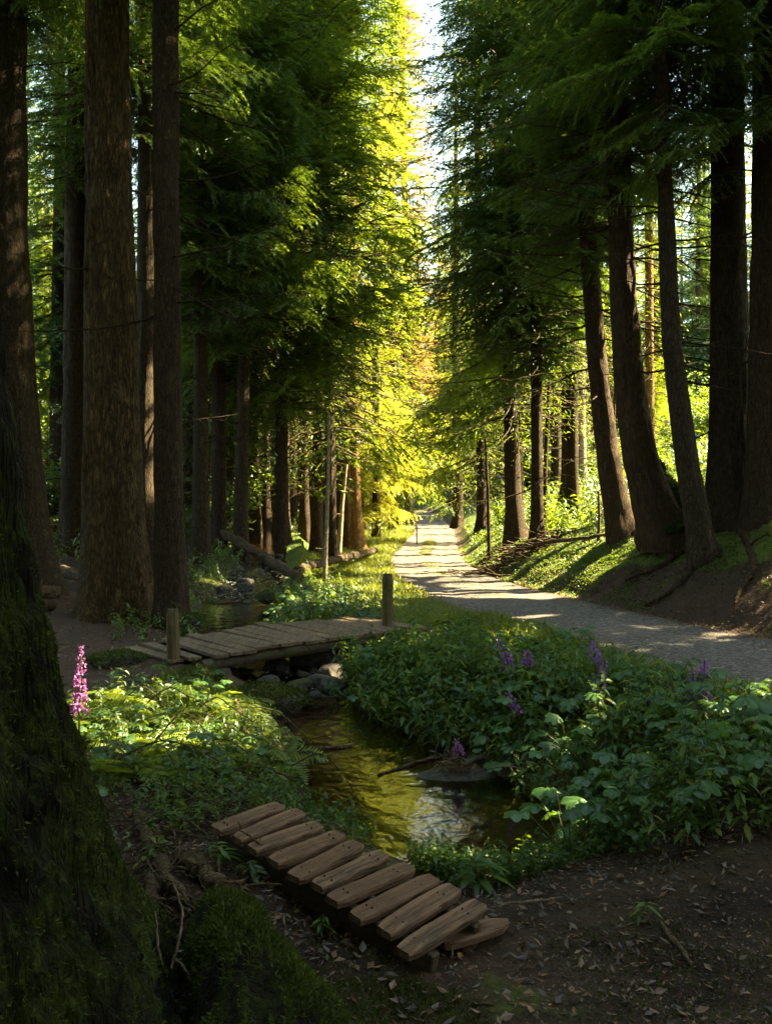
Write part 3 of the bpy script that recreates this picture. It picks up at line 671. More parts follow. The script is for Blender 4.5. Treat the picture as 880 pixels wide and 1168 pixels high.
# right side
tree('straight dark trunk on the bank behind the heap of dead sticks', [(572, 120, 9), (580, 330, 14), (582, 470, 16), (585, 570, 19), (590, 612, 24)], 34, 3.6, 3.55, BARK_DARK, NEEDLE_MID, d=26.0, seed=60, shape=.42, wh=.62, flare=.35)
tree('leaning brown trunk rising from the bright moss between stick heap and stump', [(664, 100, 15), (668, 240, 17), (681, 420, 21), (694, 530, 25), (712, 612, 30)], 26, 7.0, 2.7, BARK_LEAN, NEEDLE, d=18.6, seed=61, wh=.7, dead=26, deadaz=[E_, E_, W_], deadz=(3.5, 10.5), flare=.25, shape=.5, deadlen=(1.2, 3.0))
tree('thick bow shaped trunk with a swept base and mossy buttress', [(702, 0, 21), (704, 160, 23), (710, 330, 28), (718, 450, 32), (731, 530, 38), (750, 585, 50), (772, 612, 62)], 25, 7.9, 2.7, BARK_LEAN, NEEDLE, wh=1.2, d=16.2, seed=62, dead=30, deadaz=[E_, E_, W_], deadz=(4.5, 10), flare=.22, relief=.045, deadlen=(1.2, 2.8))
tree('slim speckled trunk leaning left in front of the large twin dark trunks', [(752, 0, 14), (756, 180, 15), (766, 400, 20), (782, 520, 24), (806, 622, 28)], 22, 7.4, 2.3, BARK_GREY, NEEDLE_MID, wh=1.2, d=14.6, seed=63, dead=36, deadaz=[E_, W_, W_], deadz=(3.6, 9.5), flare=.35, deadlen=(.8, 2.0))
tree('massive dark trunk at the top of the bank left of its close twin', [(828, 0, 32), (830, 300, 36), (832, 480, 42), (834, 602, 58)], 27, 7.8, 3.4, BARK_DARK, NEEDLE, d=15.8, seed=64, dead=12, deadaz=[E_, E_ + .5], flare=.3, relief=.05, azc=math.pi, azw=.5)
tree('dark trunk at the far right edge of the bank', [(876, 0, 30), (874, 300, 32), (872, 450, 34), (870, 582, 40)], 26, 9.4, 3.2, BARK_DARK, NEEDLE, d=15.0, seed=65, dead=6, deadaz=[E_], flare=.3, relief=.05)
RB = [(648, 592, 15, 32, 'grey trunk standing in bright undergrowth behind the leaning brown trunk'), (662, 556, 12, 40, 'pale trunk far up the sunny slope'),
      (634, 570, 11, 38, 'thin grey trunk left of the pair on the sunny slope'), (741, 548, 10, 36, 'trunk with one sunlit edge seen between the swept trunk and the speckled trunk'),
      (678, 540, 9, 47, 'small distant trunk on the bright hillside')]
for i, (u, v, w_, d, lab) in enumerate(RB):
    tree(lab, [(u - 2, 100, w_ * .75), (u - 1, 400, w_ * .9), (u, v, w_ * 1.1)], 22 + i, 5.0 + i % 2, 2.6, (BARK_GREY, BARK_PALE, BARK_GREY, BARK_SUNLIT, BARK_GREY)[i], NEEDLE_YOUNG, d=d, seed=70 + i, dead=10, deadaz=[E_, W_, S_])
tree('dense dark conifer leaning its boughs over the right side of the path', [(610, 0, 10), (612, 580, 13)], 33, 5.6, 3.6, BARK_DARK, NEEDLE, d=23.5, seed=76, shape=.42, wh=.65, dead=8, deadaz=[E_, S_])
tree('tall conifer with shaded boughs behind the stick heap', [(650, 0, 12), (652, 560, 14)], 28, 6.2, 3.1, BARK_DARK, NEEDLE, d=28, seed=77, shape=.5, wh=.7, dead=10, deadaz=[E_, S_])
tree('conifer whose lower boughs reach out over the bend of the path', [(545, 250, 9), (549, 575, 11)], 30, 2.9, 4.1, BARK_DARK, NEEDLE_YOUNG, d=38, seed=78, lod=2, shape=.6, wh=.7)
tree('slender conifer beside the far bend of the path', [(520, 400, 9), (522, 575, 11)], 27, 2.4, 3.4, BARK_DARK, NEEDLE_YOUNG, d=52, seed=79, lod=2)
# thin poles
def pole(label, uv, w_, d, mat, seed, name='sapling', cat='sapling', twigs=4):
    u, v = uv[-1]; b = at(u, v, d); b[2] = float(H(b[0], b[1]))
    pts = [b - [0, 0, .15]] + [at(a, c, d) for a, c in reversed(uv[:-1])]
    g = Geo(); rad = np.linspace(w_, w_ * .55, len(pts)) * d / F / 2
    P, C, t = trunk_geo(np.array(pts), rad, 8, .25, .15, .2, 3, seed, .003, 20)
    g.grid(P - b, True, 0, True)
    dead_limbs(g, lambda z: np.array([np.interp(z, [q[2] for q in pts], [q[i] for q in pts]) for i in range(3)]) * [1, 1, 0] + [0, 0, z] - b, twigs, (b[2] + .6, pts[-1][2]), (.25, .8), seed, 0, None, (-.4, .3), .006)
    o = link(name, g.mesh(name, mat, True)); o.location = b
    tag(o, label, cat)
pole('pale dead pole standing upright beside the light fallen log', [(375, 470), (374, 560), (370, 636)], 5, 21, BARK_PALE, 81, 'dead_pole', 'dead tree')
pole('pale slanting sapling stem left of the orange lit trunks', [(395, 530), (390, 575), (386, 612)], 6, 31, BARK_PALE, 82)
pole('thin dark sapling at the left end of the stick heap', [(553, 500), (556, 560), (558, 618)], 4.5, 25, BARK_DARK, 83)
pole('thin dark sapling just right of the straight dark bank trunk', [(592, 470), (594, 540), (596, 600)], 4, 28, BARK_DARK, 84)
pole('dark sapling with ragged low twigs above the stick heap', [(626, 430), (622, 520), (619, 600)], 6.5, 27, BARK_DARK, 85, twigs=14)
pole('thin upright stem behind the swept trunk', [(701, 440), (699, 500), (698, 560)], 4, 30, BARK_DARK, 86)
pole('short broken twiggy stem standing in the bright moss', [(682, 560), (683, 590), (682, 612)], 4, 19.5, TWIG, 87, twigs=8)

# ------------------------------------------------------------------ the forest behind and around
# crown_geo asks whether a bough can be seen from its place; prototypes are built 60 m ahead for that and moved back
def shared_tree(kind, needle, bark, Ht, z0, Rm, lod, seed, dens=1.0):
    off = np.array([0, 60.0, 0])
    g = Geo(); P, C, t = trunk_geo(np.array([(0, 0, -.5), (0, 0, 2), (.1, .05, Ht * .5), (.1, 0, Ht)]), np.array([.27, .22, .15, .03]), 9, .6, .4, .4, 4, seed, .01)
    g.grid(P, True, 0, True)
    dead_limbs(g, lambda z: np.array([.05, 0, z]), 16, (1.2, z0 + 2), (.8, 2.0), seed)
    tm = g.mesh('trunk', bark, True)
    cg = crown_geo(lambda z: np.array([.06, 60.0, z]), Ht, z0, Rm, seed, lod, dens, None, 0, False, .7)
    for V in cg.V: V -= off
    return tm, cg.mesh('crown', [needle, DEADWOOD], False)
FOREST = {}
for k, (needle, bark, Ht, z0, Rm) in enumerate([(NEEDLE_YOUNG, BARK_DARK, 24, 3.5, 2.6), (NEEDLE, BARK_DARK, 26, 5.0, 2.8), (NEEDLE_YOUNG, BARK_GREY, 19, 1.2, 2.4),
                                                 (NEEDLE, BARK_GREY, 22, 4.0, 2.5), (NEEDLE_GOLD, BARK_DARK, 20, 1.5, 2.6), (NEEDLE_YOUNG, BARK_DARK, 12, .5, 2.0)]):
    FOREST[k] = shared_tree('f', needle, bark, Ht, z0, Rm, 2, 300 + k)
FAR = shared_tree('f', NEEDLE, BARK_DARK, 23, 6.0, 3.2, 3, 330)
placed = []
def forest(n, xr, yr, kinds, label, group, seed, mind=2.4, ok=lambda x, y: True, big=1.0):
    r = np.random.default_rng(seed); c = 0; tries = 0
    while c < n and tries < n * 60:
        tries += 1; x, y = r.uniform(*xr), r.uniform(*yr)
        if abs(pdist(x, y)) < 4.2 or dstream(np.array(x), np.array(y)) < .9 or not ok(x, y): continue
        if any((x - a) ** 2 + (y - b) ** 2 < mind * mind for a, b in placed): continue
        k = kinds[int(r.integers(len(kinds)))]
        if y < 62 and in_beam(x, y, (24, 26, 19, 22, 20, 12)[k], .6): continue
        placed.append((x, y)); c += 1; tm, cm = FAR if k == -1 else FOREST[k]
        o = empty('spruce_tree', (x, y, float(H(x, y))), label, 'tree', group, (0, 0, r.uniform(0, 6.28)))
        o.scale = (r.uniform(.85, 1.15) * big,) * 3
        link('trunk', tm, o); link('crown', cm, o)
inview = lambda x, y: abs(x) < .50 * y + 3
forest(48, (-44, -5), (50, 88), [0, 1, 0, 3, 2, 4], 'slim conifer deep in the stand beyond the left bank', 'conifers deep in the forest on the left', 401, 2.6, inview)
forest(26, (-26, -6.5), (27, 50), [5, 1, 3, 2], 'slim conifer in the shaded stand just behind the bank row', 'conifers right behind the bank row', 402, 2.2, inview)
forest(58, (9, 50), (50, 92), [0, 1, 0, 3, 2], 'slim conifer on the sunny slope beyond the right bank', 'conifers up the slope on the right', 403, 2.8, lambda x, y: inview(x, y) and not (x < 19 and 40 < y < 74))
forest(14, (11, 30), (29, 50), [5, 5, 2], 'short bright conifer between the trunks on the right slope', 'short conifers on the right slope', 408, 2.6, inview)
forest(16, (8, 20), (40, 74), [5], 'short young conifer in the sunny opening right of the far path', 'young conifers in the opening', 407, 2.2, inview)
forest(14, (-30, 34), (84, 118), [0, 1, 3, 0], 'distant conifer beyond the end of the path', 'conifers beyond the far bend of the path', 404, 3.5, lambda x, y: inview(x, y))
forest(26, (-22, 30), (100, 140), [2, 5, 4, 0], 'young light conifer at the far bend of the path', 'young conifers at the far bend', 405, 3.0, lambda x, y: inview(x, y))
forest(16, (-4, 12), (104, 126), [0, 1, 0], 'tall conifer closing the view behind the far bend', 'tall conifers behind the far bend', 409, 2.2, lambda x, y: inview(x, y), 1.35)
forest(9, (-7, -3.6), (52, 84), [4, 0, 2], 'sunny conifer along the left edge of the far path', 'conifers along the left edge of the far path', 406, 2.5, inview)
def shrub_mesh(seed, h, leaf):
    r = np.random.default_rng(seed); g = Geo()
    for i in range(9):
        a = r.uniform(0, 6.28); l = h * r.uniform(.55, 1.0); d = unit(np.array([math.cos(a) * .45, math.sin(a) * .45, 1.0]))
        q = np.linspace(0, 1, 7)[:, None]; C = d * q * l + np.array([math.cos(a), math.sin(a), -.3]) * q ** 2 * .25 * l
        g.tube(C, np.linspace(.02, .004, 7) * h / 2, 4, 1, .5, False)
        for j in range(16):
            f = r.uniform(.2, 1); k = f * 6; i0 = min(5, int(k)); p = C[i0] + (C[i0 + 1] - C[i0]) * (k - i0); b = r.uniform(0, 6.28); tw = h * r.uniform(.12, .3)
            td = unit(np.array([math.cos(b), math.sin(b), r.uniform(-.1, .5)])); n = 13
            P = p + td * (np.linspace(.15, 1, n) * tw)[:, None] + r.normal(0, .03 * h, (n, 3)); D = unit(td + r.normal(0, .6, (n, 3)) + [0, 0, -.2]); S = unit(np.cross(D, r.normal(0, .5, (n, 3)) + [0, 0, 1.0]))
            g.quads(leafquads(P, D, S, leaf * r.uniform(.7, 1.3, n), leaf * .55, .06), 0, np.clip(r.normal(.5, .22, n), 0, .92))
    return g.mesh('shrub', [UNDER, TWIG])
SH = [shrub_mesh(610 + k, (1.5, 2.4, 3.4, 2.0)[k], (.11, .14, .17, .12)[k]) for k in range(4)]
def shrubs(n, xr, yr, label, group, seed, smin, smax, ok):
    r = np.random.default_rng(seed); c = 0
    for _ in range(n * 60):
        if c >= n: break
        x, y = r.uniform(*xr), r.uniform(*yr)
        if abs(pdist(x, y)) < hw(y) + 1.3 or dstream(np.array(x), np.array(y)) < .6 or not ok(x, y) or in_beam(x, y, 2.6, .9): continue
        c += 1; o = link('shrub', SH[int(r.integers(4))], None, (x, y, float(H(x, y)) - .05), (0, 0, r.uniform(0, 6.28))); o.scale = (r.uniform(smin, smax),) * 3
        tag(o, label, 'shrub', group)
shrubs(70, (-26, -4.5), (25, 52), 'bright leafy shrub between the trunks beyond the left bank', 'shrubs beyond the left bank', 801, .7, 1.5, inview)
shrubs(60, (4.5, 26), (21, 52), 'bright leafy shrub between the trunks up the right slope', 'shrubs up the right slope', 802, .5, 1.2, inview)
shrubs(70, (-14, 24), (55, 125), 'leafy shrub beside the far bend of the path', 'shrubs round the far bend', 803, 1.0, 2.2, inview)
def back_shade_trees(n, seed):  # unseen trees added to block low sky light from behind the camera
    r = np.random.default_rng(seed); c = 0
    while c < n:
        a = r.uniform(-math.pi, math.pi); d = r.uniform(9, 34); x, y = d * math.sin(a), d * math.cos(a)
        if abs(a) < R(38) or abs(pdist(x, y)) < 2.6 or (y > 3 and x > 0) or any((x - p) ** 2 + (y - q) ** 2 < 4.5 for p, q in placed): continue
        placed.append((x, y)); c += 1; tm, cm = (FOREST[2], FOREST[5], FAR, FOREST[3])[c % 4]
        o = empty('spruce_tree', (x, y, float(H(x, y))), 'unseen conifer added behind the viewpoint to shade the foreground', 'tree', 'added shade conifers behind the viewpoint', (0, 0, r.uniform(0, 6.28)))
        link('trunk', tm, o); link('crown', cm, o)
back_shade_trees(75, 420)
# mostly unseen trees added beside and behind the camera to shade the foreground
def canopy(spots, label, group, Rm=3.6, z0=6.5):
    for i, (x, y) in enumerate(spots):
        b = np.array([x, y, float(H(x, y))]); Ht = 21 + (i * 13 % 5)
        root = empty('spruce_tree', tuple(b), label, 'tree', group)
        P, C, t = trunk_geo(np.array([(0, 0, -.4), (0, 0, 2), (.1, 0, Ht * .5), (0, 0, Ht)]), np.array([.3, .25, .17, .03]), 12, .5, .4, .4, 5, i, .02)
        g = Geo(); g.grid(P, True, 0, True); link('trunk', g.mesh('trunk', BARK_DARK, True), root)
        cg = crown_geo(lambda z: np.array([x, y, z + b[2]]), Ht, z0, Rm, 500 + i + int(abs(x * 10)), None)
        for V in cg.V: V -= b
        link('crown', cg.mesh('crown', [NEEDLE, DEADWOOD], False), root)
canopy([(8.0, 10.5), (9.5, 14.2), (11.0, 8.5), (12.5, 11.8), (10.6, 18), (13.5, 16), (14.5, 20.5), (16, 13), (11.5, 22.5), (15.5, 25), (19, 18), (13, 5), (17.5, 8.5), (20, 12)], 'shade conifer added on the bank out to the right of the path', 'shade conifers added right of the path')
canopy([(8.4, 6.5), (8.6, 1.5), (10, 4), (4.2, -2.5), (-1.5, -4), (2, -6.5), (-5, -2), (-6.5, 2.5), (-8, 6.5), (-9.5, 11), (-5.5, -7), (7.5, -5), (-11.5, 15), (0.5, -2.2)], 'unseen conifer added around the viewpoint to shade the foreground', 'shade conifers added around the viewpoint')

# ------------------------------------------------------------------ the mossy tree and root in the foreground
def front_tree():
    b = np.array([-1.80, 2.62, -.12])
    zs = np.array([-.35, .0, .12, .35, .6, .85, 1.15, 1.5, 1.9, 2.6, 4, 8, 14, 22])
    rr = np.array([1.34, 1.27, 1.17, 1.02, .92, .84, .755, .68, .63, .58, .54, .45, .32, .05])
    cx = -np.interp(zs, [0, 2, 22], [0, .06, .6])
    fz = np.concatenate([np.arange(-.3, 2.6, .012), np.geomspace(2.6, 22, 60)])
    th = np.linspace(0, 2 * math.pi, 521)[:-1]
    rad = np.interp(fz, zs, rr); xc = np.interp(fz, zs, cx)
    for _ in range(12): rad[1:-1] = (rad[:-2] + 2 * rad[1:-1] + rad[2:]) / 4
    c, s_ = np.cos(th)[None], np.sin(th)[None]; Z = fz[:, None]
    low = np.exp(-np.maximum(Z, 0) / .45)
    lob = 1 + low * (.07 * np.cos(5 * th + 1.0) + .05 * np.cos(9 * th + .4))[None]
    r0 = rad[:, None]
    n1 = fbm(c * r0 * 9, s_ * r0 * 9, Z * 1.7, 4, 77); n3 = fbm(c * r0 * 3, s_ * r0 * 3, Z * 1.6, 3, 78); n4 = fbm(c * r0 * 30, s_ * r0 * 30, Z * 14, 2, 79)
    rid = 1 - 2 * np.abs(n1) * 2.4
    Rr = r0 * lob + .085 * rid + .10 * n3 + .025 * n4
    P = np.stack([xc[:, None] + Rr * c, Rr * s_, Z + 0 * Rr], -1)
    root = empty('mossy_tree', tuple(b), 'huge near black tree trunk with moss spreading up its flared base', 'tree')
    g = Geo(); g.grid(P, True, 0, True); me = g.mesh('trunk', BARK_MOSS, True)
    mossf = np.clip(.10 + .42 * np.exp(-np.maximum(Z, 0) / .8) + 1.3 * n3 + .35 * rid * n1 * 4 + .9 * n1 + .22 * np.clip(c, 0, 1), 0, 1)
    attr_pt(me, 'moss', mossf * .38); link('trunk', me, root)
    # moss: short blades on the moss patches of the side one can see
    nz, n = P.shape[:2]
    dz = np.gradient(P, axis=0); dt = np.gradient(P, axis=1); N = unit(np.cross(dt, dz))
    r = np.random.default_rng(5); i = (r.random(150000) * 200).astype(int); j = r.integers(0, n, 150000)
    p, nn = P[i, j], N[i, j]; m = mossf[i, j]
    facing = (nn * (np.array([0, 0, CAMZ]) - (p + b))).sum(1) > -.35
    k = facing & (m > .22 + .36 * r.random(len(m))) & (p[:, 2] < 1.7)
    p, nn = p[k], nn[k]; D = unit(nn + rdir(len(p), r) * .8 + [0, 0, -.25]); S = unit(np.cross(D, rdir(len(p), r)))
    g = Geo(); g.quads(leafquads(p - nn * .004, D, S, r.uniform(.008, .024, len(p)), r.uniform(.003, .007, len(p))), 0, r.random(len(p)) * .9)
    tag(link('moss', g.mesh('moss', MOSSB), root), kind='stuff')
    cg = crown_geo(lambda z: np.array([b[0] - .3, b[1], z]), 22, 8, 4.2, 901, 3)
    for V in cg.V: V -= b
    link('crown', cg.mesh('crown', [NEEDLE, DEADWOOD]), root)
front_tree()
def mossy_log(name, label, cat, pts, rad, seed, mossamt, nb, mat=BARK_MOSS, mosslen=.03):
    pts = np.array(pts, float); b = pts[0].copy(); L = np.concatenate([[0], np.cumsum(np.linalg.norm(np.diff(pts, axis=0), axis=1))])
    f = np.linspace(0, L[-1], 170); C = np.stack([np.interp(f, L, pts[:, i]) for i in range(3)], 1); rr = np.interp(f, L, rad)
    for _ in range(60): C[1:-1] = (C[:-2] + 2 * C[1:-1] + C[2:]) / 4; rr[1:-1] = (rr[:-2] + 2 * rr[1:-1] + rr[2:]) / 4
    T = unit(np.gradient(C, axis=0)); A = unit(np.cross(T, [0, 0, 1.0])); B = np.cross(A, T); th = np.arange(96) * 2 * math.pi / 96
    c, s_ = np.cos(th)[None], np.sin(th)[None]
    n1 = fbm(c * rr[:, None] * 12, s_ * rr[:, None] * 12, f[:, None] * 3, 4, seed); n2 = fbm(c * .8, s_ * .8, f[:, None] * 3, 2, seed + 4)
    Rr = rr[:, None] * (1 + .75 * n2) + .11 * n1 * (rr[:, None] / .2)
    P = C[:, None] + A[:, None] * (Rr * c)[..., None] + B[:, None] * (Rr * s_)[..., None]
    root = empty(name, tuple(b), label, cat)
    g = Geo(); g.grid(P - b, True, 0, True); me = g.mesh('trunk', mat, True)
    ms = np.clip(s_ * .4 + .22 + 3.2 * n1 + 2.2 * n2 + mossamt - .5, 0, 1)
    if mat == BARK_MOSS: attr_pt(me, 'moss', ms * .38)
    link('bark', me, root)
    if nb:
        r = np.random.default_rng(seed); i = r.integers(0, 170, nb); j = r.integers(0, 96, nb); N = unit(P - C[:, None])
        k = ms[i, j] > .35 + .4 * r.random(nb); p, nn = P[i, j][k] - b, N[i, j][k]
        D = unit(nn + rdir(len(p), r) * .9); S = unit(np.cross(D, rdir(len(p), r)))
        g = Geo(); g.quads(leafquads(p - nn * .004, D, S, r.uniform(.4, 1, len(p)) * mosslen, r.uniform(.10, .26, len(p)) * mosslen), 0, r.random(len(p)) * .9)
        tag(link('moss', g.mesh('moss', MOSSB), root), kind='stuff')
    return root
mossy_log('tree_root', 'thick moss covered root bulging from the ground below the plank ramp', 'root',
          [(-.70, 3.62, -.02), (-.60, 3.30, .06), (-.46, 2.95, .09), (-.33, 2.55, .06), (-.22, 2.1, -.02), (-.16, 1.8, -.1)], [.05, .11, .16, .19, .22, .22], 31, .55, 60000)
def small_stick(name, label, cat, pts, rad, mat=TWIG, n=7, twigs=0, seed=1, group=None, jit=.012):
    pts = np.array(pts, float); r = np.random.default_rng(seed)
    f = np.linspace(0, 1, 22); L = np.linspace(0, 1, len(pts)); C = np.stack([np.interp(f, L, pts[:, i]) for i in range(3)], 1)
    for _ in range(6): C[1:-1] = (C[:-2] + 2 * C[1:-1] + C[2:]) / 4
    C = C + np.cumsum(r.normal(0, jit, C.shape), 0) * .5
    rr = np.interp(f, np.linspace(0, 1, len(np.atleast_1d(rad))), np.atleast_1d(rad)) * (1 + .2 * r.normal(size=22)).clip(.7, 1.4)
    b = C[0].copy(); g = Geo(); g.tube(C - b, rr, n, 0, .5)
    for _ in range(twigs):
        i = int(r.integers(4, 20)); T = unit(C[i] - C[i - 1]); d = unit(T * .6 + rdir(1, r)[0] * .8); l = np.linalg.norm(C[-1] - C[0]) * r.uniform(.08, .25)
        q = np.linspace(0, 1, 5)[:, None]; g.tube(C[i] - b + d * q * l + np.array([0, 0, -.25]) * q ** 2 * l, np.linspace(rr[i] * .6, rr[i] * .15, 5), 4, 0, .5, False)
    o = link(name, g.mesh(name, mat, True), None, tuple(b)); return tag(o, label, cat, group)
small_stick('bare_root', 'bare grey root running down to the mossy root from the upper left', 'root', [G(158, 930, lift=.02), G(172, 968, lift=.05), G(192, 1010, lift=.06), G(222, 1035, lift=.05)], [.03, .034, .028, .02], DEADWOOD, 9, 3, 3)
small_stick('bare_root', 'short thick grey root stub behind the mossy root', 'root', [G(205, 978, lift=.03), G(232, 992, lift=.05), G(248, 1006, lift=.03)], [.03, .045, .035], DEADWOOD, 9, 2, 4)
small_stick('bare_root', 'grey root hooked down into the hollow beside the mossy trunk', 'root', [G(172, 1000, lift=.05), G(180, 1030, lift=.05), G(190, 1060, lift=.02)], [.026, .034, .02], DEADWOOD, 9, 1, 5)
small_stick('dry_stalk', 'curved reddish dry stalk arching over the hollow', 'stalk', [at(198, 1010, 3.1), at(208, 1045, 3.0), at(204, 1075, 2.95), at(194, 1108, 2.9)], [.005, .006, .005], PALE_STICK, 5, 0, 6, None, .003)
small_stick('dry_stalk', 'thin straight dry stalk left of the curved reddish stalk', 'stalk', [at(177, 1040, 3.05), at(184, 1075, 2.95), at(196, 1110, 2.9)], [.004, .005, .004], PALE_STICK, 5, 0, 7, None, .004)
small_stick('dry_stalk', 'dry stalk slanting right at the bottom of the hollow', 'stalk', [at(202, 1092, 2.92), at(214, 1108, 2.88), at(224, 1122, 2.86)], [.004, .004], PALE_STICK, 5, 0, 8, None, .004)
# a mat of thin dead twigs and fine roots over the near left bank
TW = []
_r = np.random.default_rng(61)
for i in range(95):
    u, v = _r.uniform(95, 330), _r.uniform(890, 1060)
    if v > 1010 and u > 260: continue
    p = G(u, v, lift=.03); a = _r.uniform(0, 6.28); l = _r.uniform(.12, .5); q = p + np.array([math.cos(a) * l, math.sin(a) * l, 0]); q[2] = float(H(q[0], q[1])) + _r.uniform(.02, .12)
    m = (p + q) / 2; m[2] += _r.uniform(0, .07)
    small_stick('fallen_twig', 'thin dead twig lying in the tangle between mossy trunk and plank ramp', 'twig', [p, m, q], [_r.uniform(.004, .009), .003], TWIG if i % 3 else DEADWOOD, 5, int(_r.integers(0, 4)), 900 + i, 'dead twigs on the near left bank')

# ------------------------------------------------------------------ plank ramp
def on_slope(A, B, wdir):
    X = unit(B - A); Y = unit(wdir - X * (wdir @ X)); Z = np.cross(X, Y)
    if Z[2] < 0: Y = -Y; Z = np.cross(X, Y)
    return np.stack([X, Y, Z], 1)
def ramp():
    A = np.array([-.655, 4.27, .115]); B = np.array([.235, 3.57, -.085])
    M = on_slope(A, B, np.array([.68, .73, 0])); L = np.linalg.norm(B - A)
    root = empty('plank_ramp', tuple(A), 'short weathered plank ramp leading down beside the pool', 'ramp')
    r = np.random.default_rng(8)
    for i in range(10):
        g = Geo(); s = i / 9 * L; wd = .098 + r.uniform(-.008, .006); ln = (.41 + .012 * i) * r.uniform(.95, 1.05)
        # plank along local x of the mesh, ends rounded off a little
        xs = np.linspace(-ln / 2, ln / 2, 16); prof = []
        for k, x in enumerate(xs):
            e = min(k, 15 - k); q = (.72, .93, 1)[min(e, 2)]
            hy = wd / 2 * q * (1 + .03 * math.sin(i + x * 17)); hz = .015
            zz = .003 * math.sin(7 * x + i) + .0008 * r.normal()
            prof.append([(x, -hy, -hz + zz), (x, -hy - .001, hz * .4 + zz), (x, -hy + .006, hz + zz), (x, 0, hz + zz - .002), (x, hy - .006, hz + zz), (x, hy + .001, hz * .4 + zz), (x, hy, -hz + zz)])
        g.grid(prof, True, 0, True, r.random() ** 1.3)
        for nx in (-.152, .150):
            for ny in (-.018, .022):
                cx_, cy_ = nx + r.normal(0, .008), ny + r.normal(0, .006); rr_ = .0042
                g.grid([[(cx_ + rr_ * math.cos(t_), cy_ + rr_ * math.sin(t_), zz_) for t_ in np.arange(8) * .785] for zz_ in (.008, .0185)], True, 1, True, .2)
        o = link('plank', g.mesh('plank', [PLANK, NAIL], False), root)
        Mp = M @ rotz(math.pi / 2 + r.normal(0, .035)) @ euler(r.normal(0, .03), r.normal(0, .025), 0)
        o.matrix_local = Matrix.Translation(tuple(M @ np.array([s, r.normal(0, .008), .02 + r.normal(0, .003)]))) @ Matrix(Mp.tolist()).to_4x4()
    for sgn, nm in ((-1, 0), (1, 1)):
        g = Geo(); g.box(M @ np.array([L * .52, sgn * .15, -.058]), (L * 1.08, .05, .11), M, 0, .6, .006)
        link('stringer', g.mesh('stringer', BEAM), root)
    g = Geo(); g.box(M @ np.array([L * .30, -.02, -.115]), (L * .62, .22, .10), M, 0, .5, .01); link('support_block', g.mesh('support_block', BEAM), root)
ramp()
def loose_board():
    p = G(537, 1067, lift=.05); d = unit(G(572, 1050) - G(488, 1080)); d[2] = 0; a = math.atan2(d[1], d[0])
    g = Geo(); P = []
    for x, hy in ((-.17, .040), (-.15, .056), (0, .06), (.13, .052), (.17, .03), (.20, .012)):
        P.append([(x, -hy, -.014), (x, -hy, .010), (x, -hy + .008, .015), (x, hy - .008, .015), (x, hy, .010), (x, hy, -.014)])
    g.grid(P, True, 0, True, .85); o = link('loose_board', g.mesh('loose_board', PLANK), None, tuple(p), (0.02, .04, a))
    tag(o, 'loose grey board lying on the soil at the lower end of the ramp', 'board')
loose_board()

